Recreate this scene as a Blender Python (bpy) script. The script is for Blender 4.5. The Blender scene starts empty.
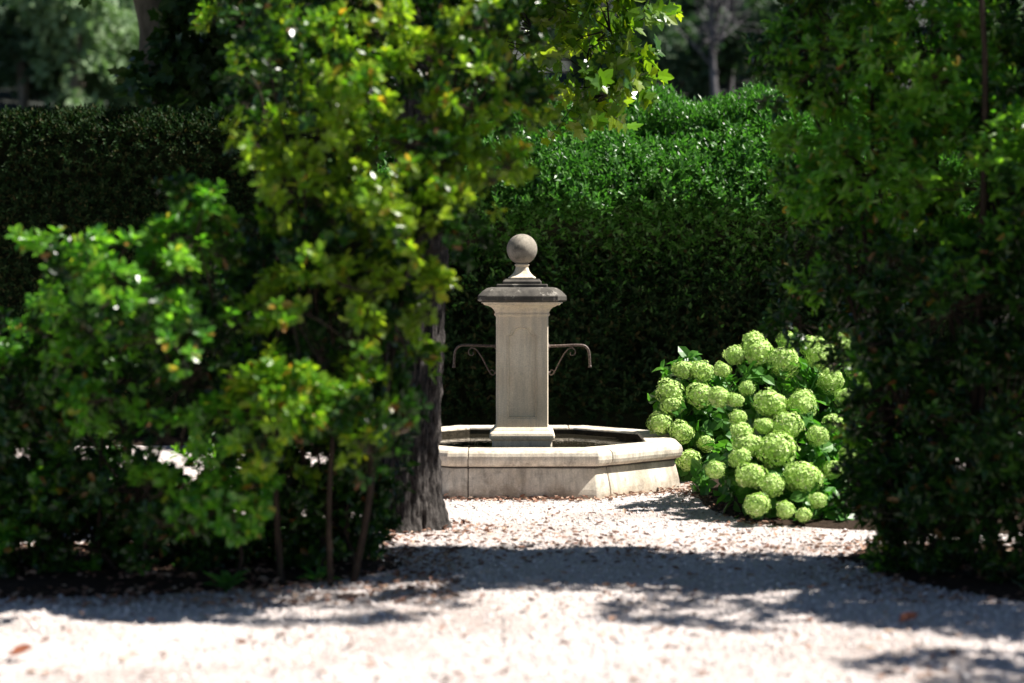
import bpy, bmesh, math
import numpy as np
from mathutils import Vector, noise

RNG = np.random.default_rng(20)
PI = math.pi
SC = bpy.context.scene
COL = SC.collection
F = 1856.0            # focal length in pixels of a 1024 px wide frame
HC = 1.70             # camera height
HZ = 284.0            # row of the horizon


def at(px, py, d):
    """world point that a sight line through the survey pixel meets d metres away"""
    return np.array([(px - 512.0) / F * d, d, HC + (HZ - py) / F * d])


# ------------------------------------------------------------------ objects
def tag(o, label=None, cat=None, group=None, kind=None):
    for k, v in (("label", label), ("category", cat), ("group", group), ("kind", kind)):
        if v:
            o[k] = v
    return o


def empty(name, loc=(0, 0, 0), **kw):
    o = bpy.data.objects.new(name, None)
    o.location = tuple(float(v) for v in loc)
    COL.objects.link(o)
    return tag(o, **kw)


def link(name, me, mat=None, parent=None, **kw):
    o = bpy.data.objects.new(name, me)
    COL.objects.link(o)
    if mat is not None and not me.materials:
        me.materials.append(mat)
    if parent is not None:
        o.parent = parent
        o.location = (0, 0, 0)
        # geometry is written in world space: bring it into the parent's space
        chain = Vector((0, 0, 0))
        p = parent
        while p is not None:
            chain += p.location
            p = p.parent
        o.location = -chain
    return tag(o, **kw)


def np_mesh(name, verts, faces, smooth=False):
    verts = np.asarray(verts, np.float32).reshape(-1, 3)
    faces = np.asarray(faces, np.int32)
    me = bpy.data.meshes.new(name)
    k = faces.shape[1]
    me.vertices.add(len(verts))
    me.vertices.foreach_set("co", verts.ravel())
    me.loops.add(faces.size)
    me.loops.foreach_set("vertex_index", faces.ravel())
    me.polygons.add(len(faces))
    me.polygons.foreach_set("loop_start", np.arange(0, faces.size, k, dtype=np.int32))
    if smooth:
        me.polygons.foreach_set("use_smooth", np.ones(len(faces), bool))
    else:
        me.polygons.foreach_set("use_smooth", np.zeros(len(faces), bool))
    me.update(calc_edges=True)
    me.validate()
    return me


class MB:
    """collects polygons of any size for one mesh"""

    def __init__(self):
        self.v, self.f = [], []

    def add(self, verts, faces):
        b = len(self.v)
        self.v.extend(tuple(float(c) for c in v) for v in verts)
        self.f.extend(tuple(i + b for i in f) for f in faces)

    def tube(self, pts, radii, n=8, cap=True):
        pts = [np.asarray(p, float) for p in pts]
        vs, fs = [], []
        prev = None
        for i, p in enumerate(pts):
            t = pts[min(i + 1, len(pts) - 1)] - pts[max(i - 1, 0)]
            t = t / (np.linalg.norm(t) + 1e-9)
            if prev is None:
                a = np.array([0, 0, 1.0]) if abs(t[2]) < 0.9 else np.array([1.0, 0, 0])
            else:
                a = prev
            u = a - t * a.dot(t)
            u /= np.linalg.norm(u) + 1e-9
            w = np.cross(t, u)
            prev = u
            r = radii[i] if hasattr(radii, "__len__") else radii
            for k in range(n):
                an = 2 * PI * k / n
                vs.append(p + r * (math.cos(an) * u + math.sin(an) * w))
        for i in range(len(pts) - 1):
            for k in range(n):
                k2 = (k + 1) % n
                fs.append((i * n + k, i * n + k2, (i + 1) * n + k2, (i + 1) * n + k))
        if cap:
            fs.append(tuple(range(n))[::-1])
            fs.append(tuple((len(pts) - 1) * n + k for k in range(n)))
        self.add(vs, fs)

    def rings(self, rings, cap_bottom=True, cap_top=True):
        n = len(rings[0])
        vs = [v for r in rings for v in r]
        fs = []
        for i in range(len(rings) - 1):
            for k in range(n):
                k2 = (k + 1) % n
                fs.append((i * n + k, i * n + k2, (i + 1) * n + k2, (i + 1) * n + k))
        if cap_bottom:
            fs.append(tuple(range(n))[::-1])
        if cap_top:
            fs.append(tuple((len(rings) - 1) * n + k for k in range(n)))
        self.add(vs, fs)

    def mesh(self, name, smooth=False):
        me = bpy.data.meshes.new(name)
        me.from_pydata(self.v, [], self.f)
        if smooth:
            me.polygons.foreach_set("use_smooth", np.ones(len(me.polygons), bool))
        me.update()
        return me

    def build(self, name, mat, parent=None, smooth=False, **kw):
        return link(name, self.mesh(name, smooth), mat, parent, **kw)


def smooth_line(pts, n=6):
    """Catmull-Rom through the points"""
    p = [np.asarray(q, float) for q in pts]
    if len(p) < 3:
        return [p[0] + (p[-1] - p[0]) * t for t in np.linspace(0, 1, n + 1)]
    q = [2 * p[0] - p[1]] + p + [2 * p[-1] - p[-2]]
    out = []
    for i in range(1, len(q) - 2):
        for t in np.linspace(0, 1, n, endpoint=False):
            a, b, c, d = q[i - 1], q[i], q[i + 1], q[i + 2]
            out.append(0.5 * (2 * b + (c - a) * t + (2 * a - 5 * b + 4 * c - d) * t * t + (3 * b - a - 3 * c + d) * t ** 3))
    out.append(p[-1])
    return out


def copy_tree(o, parent=None):
    c = o.copy()
    COL.objects.link(c)
    if parent is not None:
        c.parent = parent
    for ch in [k for k in COL.objects if k.parent == o]:
        copy_tree(ch, c)
    return c


# ------------------------------------------------------------------ materials
def new_mat(name):
    m = bpy.data.materials.new(name)
    m.use_nodes = True
    nt = m.node_tree
    nt.nodes.clear()
    out = nt.nodes.new("ShaderNodeOutputMaterial")
    return m, nt, out


def nd(nt, typ, **kw):
    n = nt.nodes.new(typ)
    for k, v in kw.items():
        if k.startswith("i_"):
            n.inputs[k[2:].replace("_", " ")].default_value = v
        else:
            setattr(n, k, v)
    return n


def ramp(nt, stops, interp="LINEAR"):
    r = nt.nodes.new("ShaderNodeValToRGB")
    r.color_ramp.interpolation = interp
    e = r.color_ramp.elements
    while len(e) < len(stops):
        e.new(0.5)
    for i, (p, c) in enumerate(stops):
        e[i].position = p
        e[i].color = (*c, 1) if len(c) == 3 else c
    return r


def mixc(nt, fac, a, b, blend="MIX"):
    m = nt.nodes.new("ShaderNodeMix")
    m.data_type = "RGBA"
    m.blend_type = blend
    for sock, v in ((m.inputs[0], fac), (m.inputs[6], a), (m.inputs[7], b)):
        if hasattr(v, "is_linked") or isinstance(v, bpy.types.NodeSocket):
            nt.links.new(v, sock)
        elif isinstance(v, (int, float)):
            sock.default_value = v
        else:
            sock.default_value = (*v, 1)
    return m.outputs[2]


def noise_tex(nt, vec, scale, detail=4, rough=0.55, out="Fac"):
    n = nd(nt, "ShaderNodeTexNoise")
    n.inputs["Scale"].default_value = scale
    n.inputs["Detail"].default_value = detail
    n.inputs["Roughness"].default_value = rough
    nt.links.new(vec, n.inputs["Vector"])
    return n.outputs[out]


def world_pos(nt):
    return nt.nodes.new("ShaderNodeNewGeometry").outputs["Position"]


def mapped(nt, vec, scale):
    m = nd(nt, "ShaderNodeMapping")
    m.inputs["Scale"].default_value = scale
    nt.links.new(vec, m.inputs["Vector"])
    return m.outputs[0]


def bump(nt, h, strength, dist, normal=None):
    b = nd(nt, "ShaderNodeBump")
    b.inputs["Strength"].default_value = strength
    b.inputs["Distance"].default_value = dist
    nt.links.new(h, b.inputs["Height"])
    if normal is not None:
        nt.links.new(normal, b.inputs["Normal"])
    return b.outputs[0]


def leaf_mat(name, stops, trans_col, trans=0.3, rough=0.38, spec=0.5, patch=None):
    m, nt, out = new_mat(name)
    g = nt.nodes.new("ShaderNodeNewGeometry")
    r = ramp(nt, stops)
    nt.links.new(g.outputs["Random Per Island"], r.inputs[0])
    colr = r.outputs[0]
    if patch:
        nz = noise_tex(nt, g.outputs["Position"], 2.2, 2)
        rr = ramp(nt, [(0.42, (0, 0, 0)), (0.62, (1, 1, 1))])
        nt.links.new(nz, rr.inputs[0])
        f = nt.nodes.new("ShaderNodeMath")
        f.operation = "MULTIPLY"
        f.inputs[1].default_value = 0.6
        nt.links.new(rr.outputs[0], f.inputs[0])
        colr = mixc(nt, f.outputs[0], colr, patch)
    p = nd(nt, "ShaderNodeBsdfPrincipled")
    p.inputs["Roughness"].default_value = rough
    p.inputs["Specular IOR Level"].default_value = spec
    nt.links.new(colr, p.inputs["Base Color"])
    t = nt.nodes.new("ShaderNodeBsdfTranslucent")
    tc = mixc(nt, 1.0, colr, trans_col, "MULTIPLY")
    nt.links.new(tc, t.inputs["Color"])
    mx = nt.nodes.new("ShaderNodeMixShader")
    mx.inputs[0].default_value = trans
    nt.links.new(p.outputs[0], mx.inputs[1])
    nt.links.new(t.outputs[0], mx.inputs[2])
    nt.links.new(mx.outputs[0], out.inputs[0])
    return m


def wood_mat(name, dark, light, scale=(14, 14, 3), bstr=0.6, bdist=0.02, moss=None):
    m, nt, out = new_mat(name)
    pos = world_pos(nt)
    v = mapped(nt, pos, scale)
    h = noise_tex(nt, v, 1.0, 6, 0.65)
    r = ramp(nt, [(0.35, dark), (0.68, light)])
    nt.links.new(h, r.inputs[0])
    c = r.outputs[0]
    big = noise_tex(nt, pos, 1.3, 3)
    rb = ramp(nt, [(0.4, (0.75, 0.75, 0.75)), (0.65, (1.15, 1.12, 1.1))])
    nt.links.new(big, rb.inputs[0])
    c = mixc(nt, 1.0, c, rb.outputs[0], "MULTIPLY")
    p = nd(nt, "ShaderNodeBsdfPrincipled")
    p.inputs["Roughness"].default_value = 0.9
    p.inputs["Specular IOR Level"].default_value = 0.15
    nt.links.new(c, p.inputs["Base Color"])
    nt.links.new(bump(nt, h, bstr, bdist), p.inputs["Normal"])
    nt.links.new(p.outputs[0], out.inputs[0])
    return m


def stone_mat(name, pale, tan, grey, lichen, lichen_lo=0.56, lichen_hi=0.7, joint_z=None, damp=True):
    m, nt, out = new_mat(name)
    pos = world_pos(nt)
    a = noise_tex(nt, pos, 3.1, 5, 0.6)
    r = ramp(nt, [(0.34, tan), (0.6, pale)])
    nt.links.new(a, r.inputs[0])
    c = r.outputs[0]
    # run-down streaks
    st = noise_tex(nt, mapped(nt, pos, (17, 17, 1.6)), 1.0, 4, 0.6)
    rs = ramp(nt, [(0.45, (0, 0, 0)), (0.7, (0.68, 0.68, 0.68))])
    nt.links.new(st, rs.inputs[0])
    c = mixc(nt, rs.outputs[0], c, grey)
    # lichen blotches
    li = noise_tex(nt, pos, 9.0, 8, 0.7)
    rl = ramp(nt, [(lichen_lo, (0, 0, 0)), (lichen_hi, (0.9, 0.9, 0.9))])
    nt.links.new(li, rl.inputs[0])
    c = mixc(nt, rl.outputs[0], c, lichen)
    if damp:
        sep = nt.nodes.new("ShaderNodeSeparateXYZ")
        nt.links.new(pos, sep.inputs[0])
        mm = nt.nodes.new("ShaderNodeMath")
        mm.operation = "MULTIPLY_ADD"
        mm.inputs[1].default_value = 0.5
        nt.links.new(noise_tex(nt, pos, 6.0, 4), mm.inputs[0])
        nt.links.new(sep.outputs[2], mm.inputs[2])
        rd = ramp(nt, [(0.22, (0.75, 0.75, 0.75)), (0.34, (0, 0, 0))])
        nt.links.new(mm.outputs[0], rd.inputs[0])
        c = mixc(nt, rd.outputs[0], c, tuple(0.62 * t for t in tan))
    if joint_z is not None:
        sep = nt.nodes.new("ShaderNodeSeparateXYZ")
        nt.links.new(pos, sep.inputs[0])
        d = nt.nodes.new("ShaderNodeMath")
        d.operation = "COMPARE"
        d.inputs[1].default_value = joint_z
        d.inputs[2].default_value = 0.0035
        nt.links.new(sep.outputs[2], d.inputs[0])
        f = nt.nodes.new("ShaderNodeMath")
        f.operation = "MULTIPLY"
        f.inputs[1].default_value = 0.35
        nt.links.new(d.outputs[0], f.inputs[0])
        c = mixc(nt, f.outputs[0], c, (0.62, 0.58, 0.5))
    # pores
    vz = nd(nt, "ShaderNodeTexVoronoi")
    vz.inputs["Scale"].default_value = 140
    nt.links.new(pos, vz.inputs["Vector"])
    fine = noise_tex(nt, pos, 90, 4, 0.7)
    rf = ramp(nt, [(0.3, (0.78, 0.77, 0.75)), (0.65, (1.06, 1.06, 1.06))])
    nt.links.new(fine, rf.inputs[0])
    c = mixc(nt, 1.0, c, rf.outputs[0], "MULTIPLY")
    p = nd(nt, "ShaderNodeBsdfPrincipled")
    p.inputs["Roughness"].default_value = 0.88
    p.inputs["Specular IOR Level"].default_value = 0.2
    nt.links.new(c, p.inputs["Base Color"])
    b1 = bump(nt, li, 0.5, 0.006)
    b2 = bump(nt, fine, 0.5, 0.003, b1)
    nt.links.new(b2, p.inputs["Normal"])
    nt.links.new(p.outputs[0], out.inputs[0])
    return m


def gravel_mat(name):
    m, nt, out = new_mat(name)
    pos = world_pos(nt)
    v = nd(nt, "ShaderNodeTexVoronoi")
    v.inputs["Scale"].default_value = 88
    nt.links.new(pos, v.inputs["Vector"])
    r = ramp(nt, [(0.0, (0.26, 0.22, 0.20)), (0.2, (0.555, 0.50, 0.48)), (0.55, (0.655, 0.595, 0.575)), (0.8, (0.56, 0.51, 0.48)), (1.0, (0.74, 0.71, 0.69))])
    sepc = nt.nodes.new("ShaderNodeSeparateColor")
    nt.links.new(v.outputs["Color"], sepc.inputs[0])
    nt.links.new(sepc.outputs[0], r.inputs[0])
    c = r.outputs[0]
    big = noise_tex(nt, pos, 0.9, 5, 0.6)
    rb = ramp(nt, [(0.34, (0.66, 0.60, 0.57)), (0.5, (.92, .89, .88)), (0.66, (1.02, 1.0, 1.0))])
    nt.links.new(big, rb.inputs[0])
    c = mixc(nt, 1.0, c, rb.outputs[0], "MULTIPLY")
    p = nd(nt, "ShaderNodeBsdfPrincipled")
    p.inputs["Roughness"].default_value = 0.9
    p.inputs["Specular IOR Level"].default_value = 0.2
    nt.links.new(c, p.inputs["Base Color"])
    inv = nt.nodes.new("ShaderNodeMath")
    inv.operation = "SUBTRACT"
    inv.inputs[0].default_value = 1.0
    nt.links.new(v.outputs["Distance"], inv.inputs[1])
    nt.links.new(bump(nt, inv.outputs[0], 0.9, 0.012), p.inputs["Normal"])
    nt.links.new(p.outputs[0], out.inputs[0])
    return m


def island_mat(name, stops, rough=0.85, trans=0.0):
    m, nt, out = new_mat(name)
    g = nt.nodes.new("ShaderNodeNewGeometry")
    r = ramp(nt, stops)
    nt.links.new(g.outputs["Random Per Island"], r.inputs[0])
    nz = noise_tex(nt, g.outputs["Position"], 60, 3)
    rn = ramp(nt, [(0.3, (0.8, 0.8, 0.8)), (0.7, (1.1, 1.1, 1.1))])
    nt.links.new(nz, rn.inputs[0])
    c = mixc(nt, 1.0, r.outputs[0], rn.outputs[0], "MULTIPLY")
    p = nd(nt, "ShaderNodeBsdfPrincipled")
    p.inputs["Roughness"].default_value = rough
    p.inputs["Specular IOR Level"].default_value = 0.25
    nt.links.new(c, p.inputs["Base Color"])
    nt.links.new(p.outputs[0], out.inputs[0])
    return m


def soil_mat(name, a, b):
    m, nt, out = new_mat(name)
    pos = world_pos(nt)
    h = noise_tex(nt, pos, 22, 8, 0.7)
    r = ramp(nt, [(0.3, a), (0.7, b)])
    nt.links.new(h, r.inputs[0])
    p = nd(nt, "ShaderNodeBsdfPrincipled")
    p.inputs["Roughness"].default_value = 0.95
    p.inputs["Specular IOR Level"].default_value = 0.1
    nt.links.new(r.outputs[0], p.inputs["Base Color"])
    nt.links.new(bump(nt, h, 0.8, 0.03), p.inputs["Normal"])
    nt.links.new(p.outputs[0], out.inputs[0])
    return m


G = lambda r, g, b: (r, g, b)
M = {}
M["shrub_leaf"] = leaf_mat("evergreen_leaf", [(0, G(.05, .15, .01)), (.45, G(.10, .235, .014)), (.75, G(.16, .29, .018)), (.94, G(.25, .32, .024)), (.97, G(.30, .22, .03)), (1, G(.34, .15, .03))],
                           (2.1, 2.1, 0.8), 0.5, 0.3, 0.5, patch=G(.22, .305, .03))  # bright leaf for sunlit lobes, the light put into its colour
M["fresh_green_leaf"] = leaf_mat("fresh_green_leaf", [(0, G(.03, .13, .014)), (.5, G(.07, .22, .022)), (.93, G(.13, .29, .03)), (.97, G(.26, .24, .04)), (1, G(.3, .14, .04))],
                                 (2.2, 2.3, .8), 0.5, 0.28, 0.6, patch=G(.15, .30, .035))  # greener bright leaf, also with sunlight put into its colour
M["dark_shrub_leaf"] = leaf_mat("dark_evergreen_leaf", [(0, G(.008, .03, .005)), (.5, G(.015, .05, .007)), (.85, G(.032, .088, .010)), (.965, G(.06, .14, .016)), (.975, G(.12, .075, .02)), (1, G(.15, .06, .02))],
                                (1.4, 1.9, 0.7), 0.22, 0.28, 0.32)  # counterpart for shaded lobes, the shade put into its colour
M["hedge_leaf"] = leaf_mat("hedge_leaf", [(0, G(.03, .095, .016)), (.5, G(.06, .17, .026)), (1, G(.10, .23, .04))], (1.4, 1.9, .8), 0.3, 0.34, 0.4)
M["hedge_leaf_dark"] = leaf_mat("old_hedge_leaf", [(0, G(.010, .026, .009)), (.7, G(.018, .042, .011)), (1, G(.04, .032, .012))], (1.4, 1.9, .8), 0.15, 0.55, 0.1)  # darkened copy of the hedge leaf, shade put into its colour
M["lobed_leaf"] = leaf_mat("lobed_leaf", [(0, G(.04, .11, .014)), (.55, G(.09, .18, .02)), (1, G(.20, .27, .024))], (2.3, 2.2, .5), 0.5, 0.3, 0.6)
M["lobed_leaf_dark"] = leaf_mat("shaded_tree_leaf", [(0, G(.02, .055, .016)), (1, G(.045, .09, .022))], (1.5, 1.8, .6), 0.3, 0.4, 0.4)
M["hydrangea_leaf"] = leaf_mat("hydrangea_leaf", [(0, G(.04, .13, .02)), (.6, G(.07, .20, .03)), (1, G(.11, .26, .045))], (1.5, 1.9, .6), 0.35, 0.42, 0.45)
M["floret"] = leaf_mat("floret", [(0, G(.27, .45, .08)), (.5, G(.43, .61, .16)), (.9, G(.57, .71, .28)), (.97, G(.66, .68, .44)), (1, G(.45, .33, .15))], (1.2, 1.3, .9), 0.16, 0.6, 0.25)
M["hill_leaf"] = leaf_mat("hill_tree_leaf", [(0, G(.10, .17, .075)), (1, G(.20, .28, .14))], (1.2, 1.5, .8), 0.25, 0.6, 0.3)
M["hill_leaf_dark"] = leaf_mat("hill_oak_leaf", [(0, G(.025, .06, .03)), (1, G(.06, .10, .045))], (1.2, 1.5, .8), 0.25, 0.6, 0.3)
M["bark"] = wood_mat("rough_bark", G(.016, .014, .013), G(.10, .09, .084), (30, 30, 13), 1.0, 0.03)
M["pale_bark"] = wood_mat("smooth_bark", G(.10, .085, .065), G(.22, .19, .15), (5, 5, 3), 0.3, 0.01)
M["stem"] = wood_mat("shrub_stem", G(.024, .018, .013), G(.062, .045, .033), (40, 40, 8), 0.4, 0.005)
M["grey_wood"] = wood_mat("bare_wood", G(.085, .08, .085), G(.18, .17, .178), (4, 4, 1), 0.3, 0.02)
M["stone"] = stone_mat("limestone", G(.72, .655, .55), G(.52, .43, .325), G(.27, .245, .21), G(.20, .18, .155), 0.53, 0.74)
M["pillar"] = stone_mat("pillar_limestone", G(.80, .70, .555), G(.68, .57, .43), G(.44, .39, .32), G(.29, .26, .21), 0.6, 0.82, joint_z=1.0, damp=False)
M["cap"] = stone_mat("weathered_capstone", G(.125, .113, .098), G(.055, .05, .045), G(.035, .033, .03), G(.31, .285, .25), 0.58, 0.64, damp=False)
M["finial"] = stone_mat("lichened_stone", G(.36, .32, .265), G(.24, .213, .175), G(.13, .12, .105), G(.10, .092, .08), 0.52, 0.68, damp=False)
M["mortar"] = soil_mat("dark_mortar", G(.05, .045, .04), G(.09, .08, .07))
M["algae"] = soil_mat("wet_algae", G(.02, .017, .011), G(.06, .048, .032))
M["gravel"] = gravel_mat("pale_gravel")
M["pebble"] = island_mat("pebble", [(0, G(.32, .27, .24)), (.2, G(.55, .50, .47)), (.6, G(.68, .615, .59)), (.85, G(.55, .47, .43)), (1, G(.76, .73, .71))])
M["litter"] = island_mat("dry_leaf", [(0, G(.11, .055, .038)), (.35, G(.21, .105, .07)), (.7, G(.33, .20, .14)), (1, G(.42, .31, .23))], 0.7)
M["soil"] = soil_mat("dark_soil", G(.018, .012, .009), G(.055, .036, .025))
M["earth"] = soil_mat("dry_earth", G(.07, .075, .035), G(.13, .12, .07))
M["hill"] = soil_mat("scrub_floor", G(.026, .034, .026), G(.058, .058, .056))


def iron_mat():
    m, nt, out = new_mat("rusty_iron")
    pos = world_pos(nt)
    n = noise_tex(nt, pos, 60, 5)
    r = ramp(nt, [(0.35, (.04, .03, .027)), (0.65, (.16, .115, .095))])
    nt.links.new(n, r.inputs[0])
    p = nd(nt, "ShaderNodeBsdfPrincipled")
    p.inputs["Roughness"].default_value = 0.55
    p.inputs["Metallic"].default_value = 0.35
    nt.links.new(r.outputs[0], p.inputs["Base Color"])
    nt.links.new(bump(nt, n, 0.3, 0.002), p.inputs["Normal"])
    nt.links.new(p.outputs[0], out.inputs[0])
    return m


def water_mat():
    m, nt, out = new_mat("still_water")
    pos = world_pos(nt)
    n = noise_tex(nt, pos, 9, 3)
    p = nd(nt, "ShaderNodeBsdfPrincipled")
    p.inputs["Base Color"].default_value = (.022, .019, .013, 1)
    p.inputs["Roughness"].default_value = 0.03
    p.inputs["IOR"].default_value = 1.33
    nt.links.new(bump(nt, n, 0.15, 0.01), p.inputs["Normal"])
    nt.links.new(p.outputs[0], out.inputs[0])
    return m


M["iron"] = iron_mat()
M["water"] = water_mat()

# ------------------------------------------------------------------ foliage engine
LEAF7 = (np.array([(0, 0, 0), (.30, .46, .08), (.70, .42, .0), (1, 0, -.2), (.70, -.42, .0), (.30, -.46, .08), (.5, 0, -.05)], float),
         np.array([(0, 6, 1), (1, 6, 2), (2, 6, 3), (3, 6, 4), (4, 6, 5), (5, 6, 0)]))
LEAFOVAL = (np.array([(0, 0, 0), (.36, .36, .08), (.76, .44, .02), (1, 0, -.14), (.76, -.44, .02), (.36, -.36, .08), (.55, 0, -.04)], float), LEAF7[1])
LEAF5 = (np.array([(0, 0, 0), (.48, .5, .06), (1, 0, -.08), (.48, -.5, .06), (.5, 0, -.02)], float),
         np.array([(0, 4, 2, 1), (0, 3, 2, 4)]))
# five-lobed leaf, fan about a centre
_h = [(-.05, .16), (.08, .40), (.22, .30), (.36, .48), (.60, .56), (.56, .29), (.76, .22)]
_o = [(0, 0)] + _h + [(1.0, 0)] + [(x, -y) for x, y in _h[::-1]]
LOBED = (np.array([(x, y, .10 * abs(y) - .16 * x * x) for x, y in _o] + [(.34, 0, -.02)], float),
         np.array([(i, (i + 1) % 16, 16) for i in range(16)]))
PETAL = (np.array([(0, 0, 0), (.55, .5, .12), (1, 0, .02), (.55, -.5, .12)], float), np.array([(0, 3, 2, 1)]))


def unit(a):
    return a / (np.linalg.norm(a, axis=-1, keepdims=True) + 1e-9)


def place(tmpl, base, xdir, ndir, length, width):
    """many copies of a leaf outline: base points, direction of the midrib, face normal"""
    tv, tf = tmpl
    x = unit(xdir)
    z = unit(ndir - x * (ndir * x).sum(-1, keepdims=True))
    y = np.cross(z, x)
    L = np.asarray(length)[:, None, None]
    W = np.asarray(width)[:, None, None]
    v = base[:, None, :] + x[:, None, :] * tv[None, :, 0:1] * L + y[:, None, :] * tv[None, :, 1:2] * W + z[:, None, :] * tv[None, :, 2:3] * L
    n = len(base)
    f = tf[None] + (np.arange(n) * len(tv))[:, None, None]
    return v.reshape(-1, 3), f.reshape(-1, tf.shape[1])


def sprigs(P, D, n, stem, leaf, wide, ang, tmpl, rng, jitter=0.35, face_up=0.0):
    """n leaves round each sprig axis D that starts at P"""
    N = len(P)
    D = unit(D)
    a = np.where(np.abs(D[:, 2:3]) < .9, np.array([[0, 0, 1.0]]), np.array([[1.0, 0, 0]]))
    U = unit(np.cross(D, a))
    V = np.cross(D, U)
    k = np.arange(n)
    t = (k + .5) / n
    az = (k * 2.39996)[None, :] + rng.uniform(0, 6.28, (N, 1)) + rng.normal(0, .25, (N, n))
    an = np.radians(ang[0] + (ang[1] - ang[0]) * t)[None, :] + rng.normal(0, .2, (N, n))
    rad = np.cos(az)[..., None] * U[:, None] + np.sin(az)[..., None] * V[:, None]
    ld = np.cos(an)[..., None] * D[:, None] + np.sin(an)[..., None] * rad
    ld = ld + rng.normal(0, jitter * .4, ld.shape)
    nr = np.sin(an)[..., None] * D[:, None] - np.cos(an)[..., None] * rad
    nr = nr + rng.normal(0, jitter, nr.shape)
    nr[..., 2] += face_up
    sl = stem * rng.uniform(.7, 1.3, (N, 1))
    base = P[:, None] + D[:, None] * (t[None, :] * sl)[..., None]
    ln = leaf * rng.uniform(.6, 1.25, (N, n)) * (1.0 - .25 * np.abs(t - .45))[None]
    wd = ln * wide * rng.uniform(.85, 1.15, (N, n))
    R = lambda q: q.reshape(-1, 3)
    return place(tmpl, R(base), R(ld), R(nr), ln.ravel(), wd.ravel())


def ball_points(n, rng):
    return unit(rng.normal(size=(n, 3)))


def lobe_clumps(lobes, rng, per_area=7.0, size=(.10, .2), shell=.62):
    """clump centres with outward axes, spread through ellipsoid lobes (cx,cy,cz,rx,ry,rz,density)"""
    C, O, S = [], [], []
    for lb in lobes:
        c, r, dens = np.array(lb[:3]), np.array(lb[3:6]), (lb[6] if len(lb) > 6 else 1.0)
        area = 4 * PI * ((r[0] * r[1]) ** 1.6 / 3 + (r[0] * r[2]) ** 1.6 / 3 + (r[1] * r[2]) ** 1.6 / 3) ** (1 / 1.6)
        n = max(3, int(area * per_area * dens))
        d = ball_points(n, rng)
        q = rng.uniform(shell, 1.0, (n, 1)) ** .7
        C.append(c + d * r * q)
        o = unit(d / r)
        o[:, 2] += .35
        O.append(unit(o))
        S.append(rng.uniform(*size, n))
    return np.vstack(C), np.vstack(O), np.concatenate(S)


def clump_sprigs(C, O, S, per, rng, up=.4, spread=.75):
    N = len(C)
    k = rng.poisson(per, N).clip(2)
    idx = np.repeat(np.arange(N), k)
    d = ball_points(len(idx), rng)
    d = unit(d + O[idx] * .7)
    P = C[idx] + d * S[idx][:, None] * rng.uniform(.3, 1, (len(idx), 1))
    D = unit(d * spread + O[idx] * .5 + np.array([0, 0, up]) + rng.normal(0, .25, d.shape))
    return P, D, idx


def twig_mesh_np(A, B, r):
    """three-sided twigs from A to B"""
    t = unit(B - A)
    a = np.where(np.abs(t[:, 2:3]) < .9, np.array([[0, 0, 1.0]]), np.array([[1.0, 0, 0]]))
    u = unit(np.cross(t, a))
    w = np.cross(t, u)
    vs = []
    for k in range(3):
        o = math.cos(k * 2.0944) * u + math.sin(k * 2.0944) * w
        vs.append(A + o * r)
    for k in range(3):
        o = math.cos(k * 2.0944) * u + math.sin(k * 2.0944) * w
        vs.append(B + o * r * .45)
    v = np.stack(vs, 1)
    f = np.array([(0, 1, 4, 3), (1, 2, 5, 4), (2, 0, 3, 5)])
    n = len(A)
    return v.reshape(-1, 3), (f[None] + (np.arange(n) * 6)[:, None, None]).reshape(-1, 4)


def stem_with_limbs(base, targets, r0, rng, sub=None, n=7):
    """woody stem from the ground that forks towards its targets; returns an MB"""
    mb = MB()
    base = np.array(base, float)
    tg = [np.array(t, float) for t in targets]
    mean = np.mean(tg, 0)
    fork = base + (mean - base) * np.array([.45, .45, .42]) + rng.normal(0, .03, 3)
    mid = base + (fork - base) * .5 + rng.normal(0, .035, 3) * np.array([1, 1, .2])
    ln = smooth_line([base - np.array([0, 0, .05]), mid, fork], 5)
    mb.tube(ln, list(np.linspace(r0, r0 * .72, len(ln))), n)
    for t in tg:
        m2 = fork + (t - fork) * .55 + rng.normal(0, .07, 3) + np.array([0, 0, .04])
        l2 = smooth_line([fork - (fork - mid) * .06, m2, t], 5)
        mb.tube(l2, list(np.linspace(r0 * .62, r0 * .16, len(l2))), 6)
    return mb


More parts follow.
